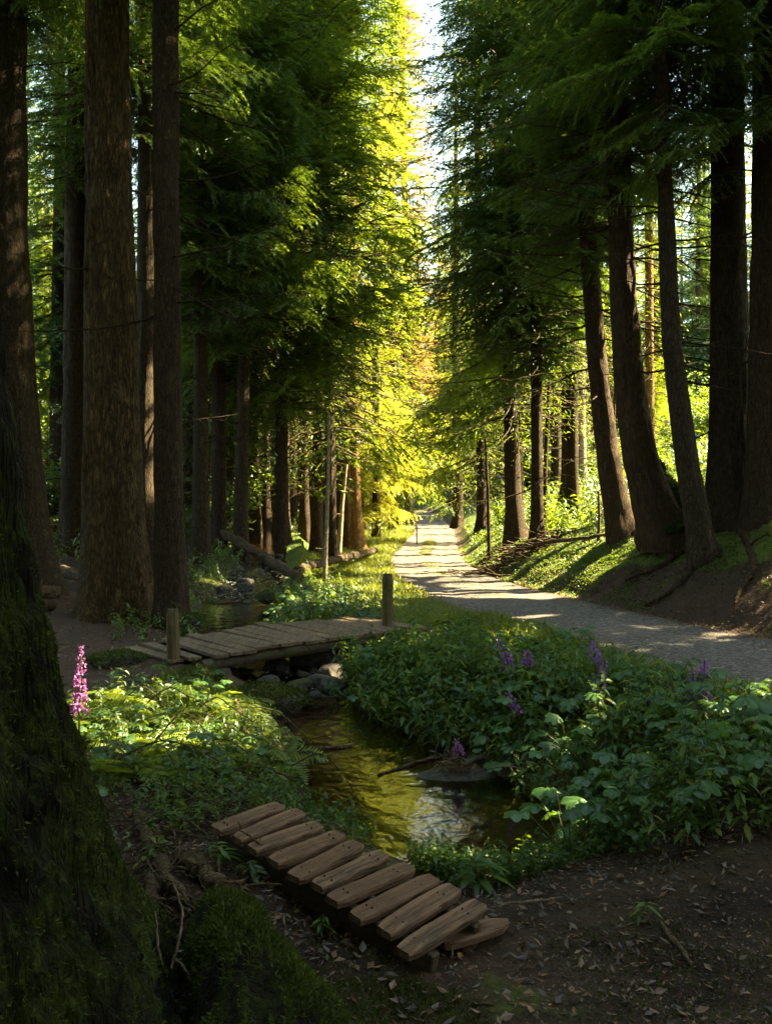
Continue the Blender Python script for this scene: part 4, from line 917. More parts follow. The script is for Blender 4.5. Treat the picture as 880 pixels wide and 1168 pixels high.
# ------------------------------------------------------------------ footbridge
def bridge():
    A = np.array([-2.28, 10.15, .05]); B = np.array([.16, 12.05, .10])      # middle of the left and right ends
    M = on_slope(A, B, np.array([.67, -.74, 0])); L = np.linalg.norm(B - A); Wd = 1.45
    root = empty('footbridge', tuple(A), 'low wooden footbridge of weathered boards crossing the stream', 'bridge')
    r = np.random.default_rng(12); g = Geo(); n = 19
    for i in range(n):
        x = (i + .5) / n * L; c = M @ np.array([x, r.normal(0, .02), -.02 + .05 * math.sin(math.pi * x / L) + r.normal(0, .004)])
        Mp = M @ rotz(r.normal(0, .012)) @ euler(r.normal(0, .02), r.normal(0, .02), 0)
        g.box(c, (L / n - .006, Wd * (1 + r.normal(0, .012)), .042), Mp, 0, r.random() * .8, .005)
    link('deck', g.mesh('deck', DECK), root)
    g = Geo(); pts = [M @ np.array([x, Wd / 2 - .035, -.105 + .05 * math.sin(math.pi * max(0, min(1, x / L)))]) for x in np.linspace(-.02, L + .05, 8)]
    for p, q in zip(pts[:-1], pts[1:]): g.box((p + q) / 2, (np.linalg.norm(q - p) + .001, .045, .13), M, 0, .25, .0)
    link('side_board', g.mesh('side_board', BEAM), root)
    for y in (-.62, .0, .56):
        g = Geo(); pts = np.array([M @ np.array([x, y, -.115 + .05 * math.sin(math.pi * x / L)]) for x in np.linspace(-.12, L + .1, 9)])
        g.tube(pts, .075 + .006 * r.normal(size=9), 9, 0, .4); link('beam', g.mesh('beam', BEAM, True), root)
    for x, zz in ((L - .10, -.23), (.05, -.22)):
        g = Geo(); g.box(M @ np.array([x, .02, zz]), (.22, 1.6, .13), M, 0, .5, .015); link('sill_beam', g.mesh('sill_beam', BEAM), root)
    def post(u, v0, d, wpx, hgt, zb):
        p = at(u, 700, d); p[2] = zb; rr = wpx * d / F / 2; g = Geo(); P = []; th = np.arange(14) * 2 * math.pi / 14
        for z in np.concatenate([[-.3], np.linspace(0, hgt, 14), [hgt + .012]]):
            k = rr * (1 - .05 * z) * (1 if z < hgt else .82)
            P.append([(k * math.cos(t) * (1 + .05 * math.sin(3 * t + z * 2)), k * math.sin(t) * (1 + .05 * math.cos(2 * t)), z) for t in th])
        g.grid(P, True, 0, True, .3); o = link('post', g.mesh('post', POST, False), root, tuple(p - A)); o.rotation_euler = (r.normal(0, .02), r.normal(0, .02), 0)
    post(198, 697, 9.75, 15, .74, -.22); post(441.5, 657, 11.6, 13, .92, -.14)
    g = Geo(); Pp = at(170, 750, 10.3)
    g.box(M @ np.array([-.30, .25, -.075]), (.16, 1.25, .035), M @ rotz(.03), 0, .1, .004); g.box(M @ np.array([-.13, .15, -.045]), (.15, 1.35, .035), M @ rotz(-.02), 0, .3, .004)
    link('end_board', g.mesh('end_board', DECK), root)
    g = Geo(); g.box(M @ np.array([L + .06, .45, -.09]), (.16, .9, .07), M @ rotz(.05), 0, .2, .008); link('end_sleeper', g.mesh('end_sleeper', DECK), root)
bridge()

# ------------------------------------------------------------------ stones
def rock_mesh(seed, sub=3, mat=ROCK, flat=.65):
    import bmesh
    bm = bmesh.new(); bmesh.ops.create_icosphere(bm, subdivisions=sub, radius=1)
    V = np.array([v.co[:] for v in bm.verts]); Fc = np.array([[v.index for v in f.verts] for f in bm.faces]); bm.free()
    r = np.random.default_rng(seed)
    for _ in range(9):
        n = rdir(1, r)[0]; d = V @ n; c = r.uniform(.62, .85); V = V - np.maximum(d - c, 0)[:, None] * n * .85
    V = V * (1 + .35 * fbm(V[:, 0] * 1.3 + seed, V[:, 1] * 1.3, V[:, 2] * 1.3, 4, seed)[:, None]) + V * .06 * fbm(V[:, 0] * 6, V[:, 1] * 6, V[:, 2] * 6, 2, seed + 1)[:, None]
    V = V * [1, r.uniform(.7, .95), flat]
    g = Geo(); g.add(V, Fc); return g.mesh('stone', mat, True)
RK = [rock_mesh(k, 4, ROCK if k % 2 else ROCKM, (.6, .75, .5, .7)[k % 4]) for k in range(6)]
def stone(label, p, size, k, rz=0., group=None, name='stone', cat='stone'):
    o = link(name, RK[k], None, tuple(p), (random.uniform(-.2, .2), random.uniform(-.2, .2), rz)); o.scale = (size,) * 3 if np.isscalar(size) else tuple(size)
    return tag(o, label, cat, group)
def moss_stone(label, p, size, k, rz, nb=7000):
    root = empty('boulder', tuple(p), label, 'boulder', None, (0, 0, rz)); root.scale = (1, 1, 1)
    o = link('rock', RK[k], root); o.scale = tuple(size)
    me = RK[k]; nv = len(me.vertices); V = np.empty(nv * 3, np.float32); N = np.empty(nv * 3, np.float32); me.vertices.foreach_get('co', V); me.vertices.foreach_get('normal', N)
    V = V.reshape(-1, 3) * np.array(size); N = N.reshape(-1, 3); r = np.random.default_rng(k); i = r.integers(0, nv, nb)
    p_ = V[i] + r.normal(0, .015, (nb, 3)) * .5; n_ = N[i]; kk = n_[:, 2] > -.2 + .5 * fbm(p_[:, 0] * 6, p_[:, 1] * 6, p_[:, 2] * 6, 2, 3) * 2; p_, n_ = p_[kk], n_[kk]
    D = unit(n_ + rdir(len(p_), r) * .9); S = unit(np.cross(D, rdir(len(p_), r)))
    g = Geo(); g.quads(leafquads(p_ - n_ * .006, D, S, r.uniform(.02, .05, len(p_)), r.uniform(.006, .012, len(p_))), 0, r.random(len(p_)) * .9)
    tag(link('moss', g.mesh('moss', MOSSB), root), kind='stuff')
moss_stone('large moss covered boulder on the left shore below the footbridge', at(292, 805, 8.3) * [1, 1, 0] + [0, 0, -.18], (.50, .36, .30), 0, .3, 14000)
moss_stone('low mossy hump of rock between the left bridge post and the boulder', at(222, 790, 8.9) * [1, 1, 0] + [0, 0, -.10], (.50, .34, .22), 2, 1.2, 11000)
moss_stone('small mossy hummock beside the left end of the footbridge', at(128, 758, 9.8) * [1, 1, 0] + [0, 0, -.04], (.34, .26, .17), 4, .4, 5000)
moss_stone('mossy mound at the foot of the slimmer near trunk', at(215, 700, 13.0) * [1, 1, 0] + [0, 0, .0], (.42, .32, .28), 0, 2.2, 6000)
moss_stone('mossy rock at the cascade above the footbridge', at(316, 684, 16.5) * [1, 1, 0] + [0, 0, .02], (.42, .4, .30), 2, 0.9, 5000)
stone('squat grey abutment stone under the right end of the footbridge', at(366, 757, 11.0) * [1, 1, 0] + [0, 0, -.20], (.42, .36, .26), 1, .6)
stone('rounded wet stone below the abutment at the water', at(377, 796, 9.9) * [1, 1, 0] + [0, 0, -.34], (.22, .2, .15), 3, 1.6)
stone('low gravel topped rock breaking the surface of the pool', at(515, 897, 6.75) * [1, 1, 0] + [0, 0, -.425], (.36, .26, .07), 5, .2)
stone('flat stone behind the gravel topped rock', at(545, 886, 7.1) * [1, 1, 0] + [0, 0, -.40], (.18, .16, .09), 1, 1.1)
_r = np.random.default_rng(88)
for i in range(46):      # the riffle under and above the bridge
    y = _r.uniform(9.3, 12.6) if i < 22 else _r.uniform(16.5, 24.0)
    ce = [np.interp(y, STREAM[1:, 1], STREAM[1:, k]) for k in (0, 2)]
    x = ce[0] + _r.uniform(-1.15, 1.15) * (ce[1] + .12)
    sz = _r.uniform(.06, .19) * (1 if i < 22 else 1.0)
    stone('dark wet stone in the riffle beneath the footbridge' if i < 22 else 'stone in the little cascade above the footbridge', (x, y, float(wl(y)) - .02 + .25 * sz), sz, int(_r.integers(0, 6)), _r.uniform(0, 6.28),
          'stones under the footbridge' if i < 22 else 'stones of the cascade')
for i in range(26):      # stones of the pool bed and margins
    u, v = _r.uniform(330, 640), _r.uniform(835, 985); q = ray(u, v); d = (CAMZ + .46) / -q[2]; x, y = q[0] * d, d
    if float(dstream(np.array(x), np.array(y))) > .15: continue
    stone('brown stone lying on the bed of the pool', (x, y, float(H(x, y)) + .01), _r.uniform(.03, .085), int(_r.integers(0, 3)) * 2 + 1, _r.uniform(0, 6), 'stones on the pool bed')

# ------------------------------------------------------------------ fallen logs, sticks, branches
mossy_log('fallen_log', 'dark log sloping down the left bank to the stream', 'log', [G(214, 590, lift=.7), G(262, 612, lift=.45), G(300, 636, lift=.35), G(342, 660, lift=.25)], [.12, .13, .12, .10], 51, .2, 0, LOGWOOD)
mossy_log('fallen_log', 'light barked log lying across the verge below the orange lit trunks', 'log', [G(338, 652, lift=.22), G(362, 643, lift=.38), G(395, 636, lift=.36), G(428, 628, lift=.22)], [.08, .10, .11, .10], 52, .2, 0, LOGWOOD)
mossy_log('fallen_log', 'second dark log leaning above the sloping log on the left bank', 'log', [G(205, 570, lift=.4), G(225, 585, lift=.5), G(258, 600, lift=.4)], [.12, .12, .10], 53, .2, 0, DEADWOOD)
for i, (u0, v0, u1, v1, rd, lab) in enumerate([(24, 655, 62, 657, .10, 'cut log at the far left behind the dirt clearing'), (26, 678, 66, 676, .12, 'pale log lying below the far left cut log'), (28, 690, 60, 692, .09, 'lowest log at the left edge of the dirt clearing'),
                                              (62, 646, 102, 664, .11, 'grey log slanting behind the broad furrowed conifer'), (46, 603, 80, 600, .13, 'old log across the gap left of the broad conifer')]):
    mossy_log('fallen_log', lab, 'log', [G(u0, v0, lift=.08), G((u0 + u1) / 2, (v0 + v1) / 2, lift=.1), G(u1, v1, lift=.08)], [rd, rd * 1.05, rd * .9], 54 + i, .2, 0, DEADWOOD)
small_stick('fallen_branch', 'pale barkless stick standing out of the boulder moss', 'branch', [G(268, 800, lift=.14), at(277, 820, 7.2), at(285, 843, 6.95)], [.016, .022, .018], PALE_STICK, 7, 1, 11)
small_stick('fallen_branch', 'long thin branch lying across the pool to the right bank', 'branch', [at(326, 851, 7.4), at(372, 855, 7.45), at(420, 852, 7.6), at(470, 846, 7.9), at(505, 838, 8.1)], [.022, .018, .02, .012], DEADWOOD, 7, 3, 12)
small_stick('fallen_branch', 'short branch reaching from the right bank into the pool', 'branch', [at(430, 884, 6.75), at(465, 872, 7.0), at(505, 862, 7.3), at(530, 852, 7.4)], [.012, .014, .02], DEADWOOD, 7, 3, 13)
small_stick('bent_twig', 'pale twig bent like an elbow over the right edge of the pool', 'twig', [at(556, 877, 6.2), at(578, 873, 6.15), at(601, 878, 6.1), at(618, 905, 6.0), at(634, 942, 5.9), at(642, 962, 5.85)], [.006, .007, .006, .005], PALE_STICK, 6, 1, 14, None, .003)
small_stick('bent_twig', 'thin upright twig fork among the broad leaves near the path', 'twig', [at(748, 868, 6.2), at(752, 838, 6.25), at(775, 822, 6.3)], [.008, .006, .005], PALE_STICK, 6, 2, 15, None, .003)
small_stick('fallen_branch', 'dark stick on the leaf litter at the lower right', 'branch', [G(752, 1052, lift=.02), G(768, 1072, lift=.03), G(786, 1100, lift=.02)], [.009, .011, .008], TWIG, 6, 1, 16, None, .004)
small_stick('fallen_branch', 'thin pale stick at the pool side edge of the leaf litter', 'branch', [G(560, 1035, lift=.03), G(600, 1028, lift=.05), G(640, 1020, lift=.04)], [.005, .006, .004], PALE_STICK, 6, 1, 17, None, .004)
_r = np.random.default_rng(71)
for i in range(14):
    u, v = _r.uniform(80, 330), _r.uniform(800, 905); p = G(u, v, lift=.02); a = _r.uniform(-.6, .6); l = _r.uniform(.5, 1.1); q = p + np.array([math.cos(a) * l, math.sin(a) * l * .5, .0]); q[2] = float(H(q[0], q[1])) + _r.uniform(.02, .2)
    m = (p + q) / 2 + [0, 0, _r.uniform(.12, .34)]
    small_stick('bramble_stem', 'thin dark arching bramble stem over the sunlit ferns', 'stem', [p, m, q], [.005, .005, .003], TWIG, 5, 2, 700 + i, 'arching stems over the sunny patch', .006)
def stick_heap():
    g = Geo(); r = np.random.default_rng(4); c = G(592, 640); b = c.copy(); b[2] = float(H(b[0], b[1]))
    for i in range(170):
        x, y = r.normal(0, .75), r.normal(0, .4); z = float(H(b[0] + x, b[1] + y)) - b[2] + r.uniform(0, .42) * math.exp(-(x / .9) ** 2)
        a = r.normal(0.1, .5) + (math.pi if r.random() < .5 else 0); l = r.uniform(.3, 1.3); d = np.array([math.cos(a), math.sin(a), r.normal(0, .18)])
        q = np.linspace(-.5, .5, 5)[:, None]; g.tube(np.array([x, y, z]) + d * q * l + r.normal(0, .02, (5, 3)), np.linspace(.022, .008, 5) * r.uniform(.4, 1.3), 5, 0, .5, False)
    tag(link('stick_heap', g.mesh('stick_heap', DEADWOOD, True), None, tuple(b)), 'low heap of dead brown sticks at the foot of the bank trunk', 'brush pile')
stick_heap()
small_stick('fallen_branch', 'long dead branch lying on the moss from the stick heap to the leaning brown trunk', 'branch', [G(575, 632, lift=.25), G(620, 622, lift=.2), G(665, 618, lift=.12), G(700, 606, lift=.1)], [.03, .05, .045, .03], DEADWOOD, 8, 5, 18, None, .02)
# roots on the bare bank below the right hand trees
for i, pts in enumerate([[(790, 622), (768, 640), (745, 655), (712, 668)], [(800, 628), (790, 655), (765, 680), (740, 690)], [(815, 628), (830, 650), (822, 680)], [(770, 618), (740, 632), (715, 640)], [(845, 608), (860, 640), (850, 672), (835, 690)]]):
    small_stick('bank_root', ('long root trailing from the speckled trunk toward the path', 'forked root dropping down the bare bank to the path edge', 'root curling down below the massive dark trunk', 'short root at the foot of the swept trunk', 'root winding down the shaded bank at the far right')[i],
                'root', [G(u, v, lift=.015) for u, v in pts], [.07, .05, .04, .02], BARK_LEAN, 8, 4, 30 + i, None, .02)
mossy_log('mossy_stump', 'moss grown buttress stump leaning against the swept trunk', 'stump', [G(778, 618, lift=.0), at(768, 585, 16.3), at(752, 548, 16.4), at(740, 520, 16.4)], [.42, .34, .2, .06], 57, .8, 14000, BARK_MOSS, .10)

# ------------------------------------------------------------------ plants
def broad_leaf_geo(g, c, nrm, fwd, size, r, m=0):
    """a rounded, shallowly lobed leaf with a cupped blade"""
    n = 28; th = np.linspace(-math.pi, math.pi, n, endpoint=False)
    rad = size * (.86 + .18 * np.cos(th) + .08 * np.cos(7 * th) - .46 * np.exp(-((np.abs(th) - math.pi) / .32) ** 2)) * (1 + .05 * r.normal(size=n))
    S = np.cross(nrm, fwd); a = .95 if r.random() < .05 else r.uniform(.1, .9)
    def ring(f, dz): return c + (fwd * (np.cos(th) * rad * f)[:, None] + S * (np.sin(th) * rad * f)[:, None]) + nrm * (dz + .12 * size * f * f * np.cos(2 * th + 1.0) - .20 * size * f * np.abs(np.cos(3.5 * th)))[:, None]
    P = np.stack([ring(1, -.16 * size * np.ones(n)), ring(.55, .02 * size * np.ones(n)), ring(.04, -.05 * size * np.ones(n))])
    g.grid(P, True, m, False, a)
def broad_plant(seed, n=8, hmax=.42, size=.085):
    r = np.random.default_rng(seed); g = Geo()
    for i in range(n):
        a = i * 2.4 + r.normal(0, .3); rr = r.uniform(.04, .26); h = hmax * r.uniform(.45, 1.0)
        tip = np.array([math.cos(a) * rr, math.sin(a) * rr, h]); q = np.linspace(0, 1, 5)[:, None]
        base = np.array([math.cos(a), math.sin(a), 0]) * .015
        g.tube(base * (1 - q) + tip * q + np.array([0, 0, 1]) * (.15 * h * q * (1 - q)), [.004, .0035, .003, .0025, .002], 4, 1, .5, False)
        f = unit(np.array([math.cos(a), math.sin(a), -.15]) + r.normal(0, .25, 3)); nn = unit(np.array([math.cos(a) * .25, math.sin(a) * .25 - .12, 1]) + r.normal(0, .16, 3)); f = unit(f - nn * (f @ nn))
        broad_leaf_geo(g, tip + f * size * .35, nn, f, size * r.uniform(.6, 1.25), r)
    return g.mesh('leafy_plant', [BROAD, STEM], True)
BP = [broad_plant(s, 6 + s % 4, .22 + .05 * (s % 4), .062 + .008 * (s % 4)) for s in range(6)]
def herb_geo(seed, h=.4, ll=.075, lw=.34, pairs=7, droop=.5):
    """a leafy stem: opposite pointed leaves that hang a little"""
    r = np.random.default_rng(seed); g = Geo(); a0 = r.uniform(0, 6.28)
    lean = np.array([math.cos(a0), math.sin(a0), 0]) * r.uniform(.1, .5); q = np.linspace(0, 1, 6)[:, None]
    ax = lambda t: np.array([0, 0, 1]) * t * h + lean * h * t * t
    g.tube(np.array([ax(t) for t in np.linspace(0, 1, 6)]), np.linspace(.004, .0015, 6), 3, 1, .5, False)
    for i in range(pairs):
        t = .18 + .82 * (i + .5) / pairs; p = ax(t); aa = a0 + i * 1.57 + r.normal(0, .3)
        for k in (0, math.pi):
            d = np.array([math.cos(aa + k), math.sin(aa + k), .25 - droop * r.random()]); d = unit(d + r.normal(0, .15, 3)); L = ll * (1.15 - .5 * abs(t - .5)) * r.uniform(.75, 1.2)
            S = unit(np.cross(d, [0, 0, 1]) + r.normal(0, .15, 3)); N = np.cross(S, d); W = L * lw; dr = -N * 0 + np.array([0, 0, -1]) * L
            e0, e1, e2, e3 = p, p + d * L * .33 + dr * .02, p + d * L * .68 + dr * .12, p + d * L * .95 + dr * .30
            va = .95 if r.random() < .04 else r.uniform(.1, .9)
            g.quads([[e0, e1 + S * W * .5 + N * W * .12, e1, e1 - S * W * .5 + N * W * .12]], 0, va)
            g.quads([[e1, e1 + S * W * .5 + N * W * .12, e2 + S * W * .36, e2], [e1, e2, e2 - S * W * .36, e1 - S * W * .5 + N * W * .12], [e2, e2 + S * W * .36, e3, e2 - S * W * .36]], 0, va)
    return g
def fern_geo(seed, n=7, L=.45):
    r = np.random.default_rng(seed); g = Geo()
    for i in range(n):
        a = i * 6.28 / n + r.normal(0, .3); d = np.array([math.cos(a), math.sin(a), 0]); S = np.array([-d[1], d[0], 0]); l = L * r.uniform(.7, 1.15)
        ax = lambda t: d * l * t * .9 + np.array([0, 0, 1]) * l * (.75 * t - .62 * t * t)
        g.tube(np.array([ax(t) for t in np.linspace(0, 1, 6)]), np.linspace(.003, .001, 6), 3, 1, .5, False)
        T = np.linspace(.12, .98, 20); P = np.array([ax(t) for t in T]); tg = unit(np.gradient(P, axis=0))
        for sd in (-1, 1):
            D = unit(S * sd + tg * .35 + r.normal(0, .08, (20, 3)) + [0, 0, -.15]); LL = l * .30 * np.sin(np.pi * (T * .86 + .10)) ** .8 + .006
            g.quads(leafquads(P, D, unit(tg + r.normal(0, .1, (20, 3))), LL, np.full(20, l * .050), .05), 0, np.clip(r.normal(.55, .2, 20), 0, .9))
    return g
def scatter(name, protos, pts, mats, label, cat, r, smin=.7, smax=1.3, tilt=.2, smooth=False, avar=.25):
    """one mesh of many small plants that nobody could count"""
    g = Geo()
    for p in pts:
        q = protos[int(r.integers(len(protos)))]; M = rotz(r.uniform(0, 6.28)) @ euler(r.normal(0, tilt), r.normal(0, tilt), 0) * r.uniform(smin, smax); dv = r.normal(0, avar)
        n0 = g.n
        for V in [np.concatenate(q.V)]:
            g.V.append(V @ M.T + p)
        for Fc, Mm, A in zip(q.F, q.M, q.A): g.F.append(Fc + n0); g.M.append(Mm); g.A.append(np.where(A > .94, .95, np.clip(A + dv, 0, .92)))
        g.n += q.n
    o = link(name, g.mesh(name, mats, smooth)); tag(o, label, cat, None, 'stuff'); return o
HP = [herb_geo(s, .32 + .06 * (s % 3), .085, .34, 7, .7) for s in range(5)]
HS = [herb_geo(40 + s, .16 + .04 * (s % 3), .048, .55, 5, .4) for s in range(5)]
FP = [fern_geo(s, 7, .42) for s in range(4)]
r = np.random.default_rng(17)
def inzone(n, fn, xr, yr):
    out = []
    x, y = r.uniform(*xr, n * 30), r.uniform(*yr, n * 30); k = fn(x, y); x, y = x[k][:n], y[k][:n]
    return np.stack([x, y, H(x, y)], 1)
ds, pd = dstream, pdist
right_bank = lambda x, y: (ds(x, y) > -.08) & (np.hypot(x - .05, y - 11.6) > .95) & (pd(x, y) < -hw(y) + .05) & (x > np.interp(y, [4.2, 5, 6, 9, 12.5], [1.35, 1.0, .7, -.6, -.2]))
# hanging herbs at the water's edge and over the mound between pool and path
scatter('undergrowth', HP, inzone(520, lambda x, y: right_bank(x, y) & (y > 7.2) & (y < 10.1) & (ds(x, y) < 1.5) & (pd(x, y) < -hw(y) - .35), (-1, 3), (7.2, 10.2)), [HERB, STEM], 'dense hanging herbs on the right bank between pool and path', 'undergrowth', r, .85, 1.4, .28)
scatter('undergrowth', HS, inzone(420, lambda x, y: right_bank(x, y) & (y > 9.2), (-1, 2.6), (9.2, 12.2)), [HERB, STEM], 'low green herbs on the mound in front of the right bridge post', 'undergrowth', r, .8, 1.35, .28)
scatter('undergrowth', HS, inzone(420, lambda x, y: right_bank(x, y) & (pd(x, y) > -hw(y) - .75), (1.2, 4), (4.6, 10)), [HERB, STEM], 'low herbs beside the grass strip along the path', 'undergrowth', r, .7, 1.2, .28)
scatter('undergrowth', HP + HS, inzone(950, lambda x, y: right_bank(x, y) & (y < 9.5) & (pd(x, y) < -hw(y) - .6), (.6, 3.8), (4.3, 9.5)), [HERB, STEM], 'mixed green herbs under the broad leaves on the right bank', 'undergrowth', r, .7, 1.2, .25)
scatter('undergrowth', HS, inzone(400, lambda x, y: (ds(x, y) > .0) & (ds(x, y) < .5) & (y < 5.15) & (x > .15) & (x < 1.35), (0, 1.6), (3.9, 5.15)), [HERB, STEM], 'low green herbs on the near shore right of the plank ramp', 'undergrowth', r, .5, .85, .35)
scatter('undergrowth', HS, inzone(380, lambda x, y: (ds(x, y) > .05) & (x > -1.3) & (x < -.1), (-1.4, 0), (4.6, 7.0)), [HERB, STEM], 'small leaved herbs on the left shore above the plank ramp', 'undergrowth', r, .55, .95, .35)
left_patch = lambda x, y: (ds(x, y) > .25) & (np.hypot((x + 1.75) / 1.15, (y - 6.5) / 1.25) < 1)
scatter('fern_patch', FP, inzone(70, left_patch, (-3, -.3), (4.8, 8)), [FERNL, STEM], 'bright yellow green ferns in the sunny patch on the left bank', 'ferns', r, .55, 1.05, .2)
scatter('undergrowth', HP + HS, inzone(230, left_patch, (-3, -.3), (5.2, 8)), [UNDER, STEM], 'fresh leafy herbs mixed through the sunny ferns', 'undergrowth', r, .5, .95, .3)
scatter('undergrowth', HS, inzone(420, lambda x, y: (ds(x, y) > .2) & (x < -.6) & (np.hypot((x + 1.6) / 1.6, (y - 6.2) / 2.0) < 1), (-3.2, -.3), (4.2, 8.3)), [UNDER, STEM], 'low green herbs around the sunny ferns on the left bank', 'undergrowth', r, .5, .95, .35)
scatter('undergrowth', HS + HP[:2], inzone(420, lambda x, y: (ds(x, y) > .1) & (ds(x, y) < 1.6) & (pd(x, y) < -hw(y) - .3) & (x > np.interp(y, [12, 18], [-1.6, -2.4])), (-2.4, 1), (12.6, 18.5)), [UNDER, STEM], 'bright leafy herbs between stream and path beyond the footbridge', 'undergrowth', r, .8, 1.4, .3)
scatter('undergrowth', HS + HP[:2], inzone(300, lambda x, y: (ds(x, y) > .1) & (ds(x, y) < 1.2) & (x < np.interp(y, [11, 20], [-1.6, -2.9])), (-4.5, -1.5), (11.5, 24)), [UNDER, STEM], 'leafy herbs along the left side of the stream beyond the footbridge', 'undergrowth', r, .8, 1.4, .3)
scatter('undergrowth', HP, inzone(700, lambda x, y: (pd(x, y) > hw(y) + 1.6) & (y > 20), (3, 16), (20, 46)), [UNDER, STEM], 'bright green undergrowth on the slope among the right hand trunks', 'undergrowth', r, 1.6, 3.2, .3)
scatter('undergrowth', HP, inzone(420, lambda x, y: (np.abs(pd(x, y)) > hw(y) + 1.2), (-12, 18), (58, 112)), [UNDER, STEM], 'green bushy undergrowth around the far bend of the path', 'undergrowth', r, 3, 6.5, .3)
scatter('undergrowth', HP, inzone(260, lambda x, y: (ds(x, y) > .5) & (x < -3), (-16, -3), (17, 40)), [UNDER, STEM], 'patchy green herbs on the shaded left bank', 'undergrowth', r, .9, 2.2, .3)

def blades(name, n, fn, xr, yr, Lr, wr, mat, label, up=.9, lmul=None, avar=(.05, .92)):
    x, y = r.uniform(*xr, n * 12), r.uniform(*yr, n * 12)
    k = fn(x, y); x, y = x[k][:n], y[k][:n]; m = len(x); P = np.stack([x, y, H(x, y) - .01], 1)
    D = unit(rdir(m, r) * [1, 1, .4] + [0, 0, up]); S = unit(np.cross(D, rdir(m, r))); L = r.uniform(*Lr, m)
    if lmul is not None: L = L * lmul(x, y)
    g = Geo(); g.quads(leafquads(P, D, S, L, r.uniform(*wr, m) * (1 if lmul is None else lmul(x, y) ** .6), .08), 0, r.uniform(*avar, m))
    return tag(link(name, g.mesh(name, mat)), label, 'ground cover', None, 'stuff')
blades('grass', 16000, lambda x, y: (pd(x, y) < -hw(y) + .1) & (pd(x, y) > -hw(y) - .55 - .25 * np.sin(y * 3)) & (y < 13), (.2, 4.2), (5.6, 13), (.10, .30), (.006, .012), GRASS, 'strip of grass along the left edge of the near path', 1.1)
blades('grass', 34000, lambda x, y: (pd(x, y) < -hw(y) + .12) & (ds(x, y) > .15) & (x > np.interp(y, [13, 20, 32, 44], [-1.2, -2.0, -2.6, -2.5])), (-3.2, 2), (12.5, 46), (.06, .16), (.010, .020), GRASS, 'sunlit grass verge between stream and path', .8, lambda x, y: y / 16)
blades('grass', 9000, lambda x, y: (np.abs(pd(x, y)) < .22) & (fbm(x * 1.2, y * 1.2, 0, 2, 66) > -.02), (0, 4), (15, 40), (.03, .07), (.008, .014), GRASS, 'sparse grass on the crown of the gravel path', .8, lambda x, y: y / 18)
blades('ground_cover', 95000, lambda x, y: (pd(x, y) > hw(y) + .55) & (fbm(x * .8, y * .8, 1, 3, 67) + np.interp(pd(x, y) - hw(y), [.4, 1.6], [-.18, .2]) + np.interp(y, [9, 17], [.0, .2]) > -.04) & (np.abs(x) < .5 * y + 1), (3, 22), (8, 48), (.03, .075), (.022, .045), UNDER, 'bright moss and wood sorrel carpeting the right bank', .55, lambda x, y: np.maximum(y / 17, .55))
blades('ground_cover', 14000, lambda x, y: (x < -2.6) & (ds(x, y) > .25) & (fbm(x * .9, y * .9, 1, 3, 68) > .04) & (np.abs(x) < .5 * y + 1), (-14, -2), (17, 42), (.03, .08), (.02, .045), UNDER, 'patchy moss and herbs on the left bank floor', .55, lambda x, y: y / 18)
blades('ground_cover', 26000, lambda x, y: (pd(x, y) > hw(y) + .15) & (pd(x, y) < hw(y) + 3.5) & (fbm(x * 1.3, y * 1.0, 5, 4, 72) > .015), (3, 9), (8.2, 17.5), (.02, .06), (.012, .028), HERB, 'dark green moss and small herbs clinging to the shaded right bank', .5)
blades('ground_cover', 24000, lambda x, y: (pd(x, y) > hw(y) + .02) & (pd(x, y) < hw(y) + 1.3) & (fbm(x * 1.1, y * .7, 2, 3, 69) > .02 - .16 * (y > 17)), (2, 6), (14.5, 34), (.03, .07), (.015, .03), UNDER, 'moss creeping down to the right edge of the path', .5, lambda x, y: y / 19)
def litter(name, n, fn, xr, yr, Lr, label, mat=LITTER):
    x, y = r.uniform(*xr, n * 10), r.uniform(*yr, n * 10); k = fn(x, y); x, y = x[k][:n], y[k][:n]; m = len(x)
    P = np.stack([x, y, H(x, y) + r.uniform(.002, .016, m)], 1); D = unit(rdir(m, r) * [1, 1, .30]); N = unit(np.stack([r.normal(0, .35, m), r.normal(0, .35, m), np.ones(m)], 1)); S = unit(np.cross(N, D)); L = Lr[0] + (Lr[1] * 1.25 - Lr[0]) * r.random(m) ** 2.2
    g = Geo(); g.quads(leafquads(P, D, S, L, L * r.uniform(.08, .6, m), r.uniform(-.16, .16, m)[:, None]), 0, np.where(r.random(m) < .03, .95, r.random(m) ** 1.5 * .92))
    tag(link(name, g.mesh(name, mat)), label, 'leaf litter', None, 'stuff')
fore = lambda x, y: (ds(x, y) > .3) & (np.hypot(x + 1.8, y - 2.62) > 1.1)
litter('leaf_litter', 15000, lambda x, y: fore(x, y) & (x > -.6 + .3 * (4 - y)), (-.8, 4), (2.1, 5.6), (.012, .050), 'brown fallen leaves and bark bits over the dark soil at the lower right')
litter('leaf_litter', 22000, lambda x, y: fore(x, y) & (fbm(x * 1.5, y * 1.5, 9, 3, 73) > -.06), (-2.5, 4), (2.1, 5.6), (.006, .016), 'fine needles and crumbs over the near soil')
litter('leaf_litter', 9000, lambda x, y: fore(x, y) & (x < -.1), (-2.8, 0), (2.1, 6), (.012, .045), 'brown leaf litter on the near left bank')
litter('leaf_litter', 12000, lambda x, y: (ds(x, y) > .4) & (x < -1.9), (-9, -1.8), (7.5, 24), (.03, .08), 'brown needles and leaves over the dirt clearing and left bank')
litter('leaf_litter', 16000, lambda x, y: (pd(x, y) > hw(y) * .8) & (pd(x, y) < hw(y) + 2.2) & (y > 8.5) & (y < 16), (3, 8), (8.5, 16), (.015, .05), 'dead leaves and crumbs of soil over the bare right bank')
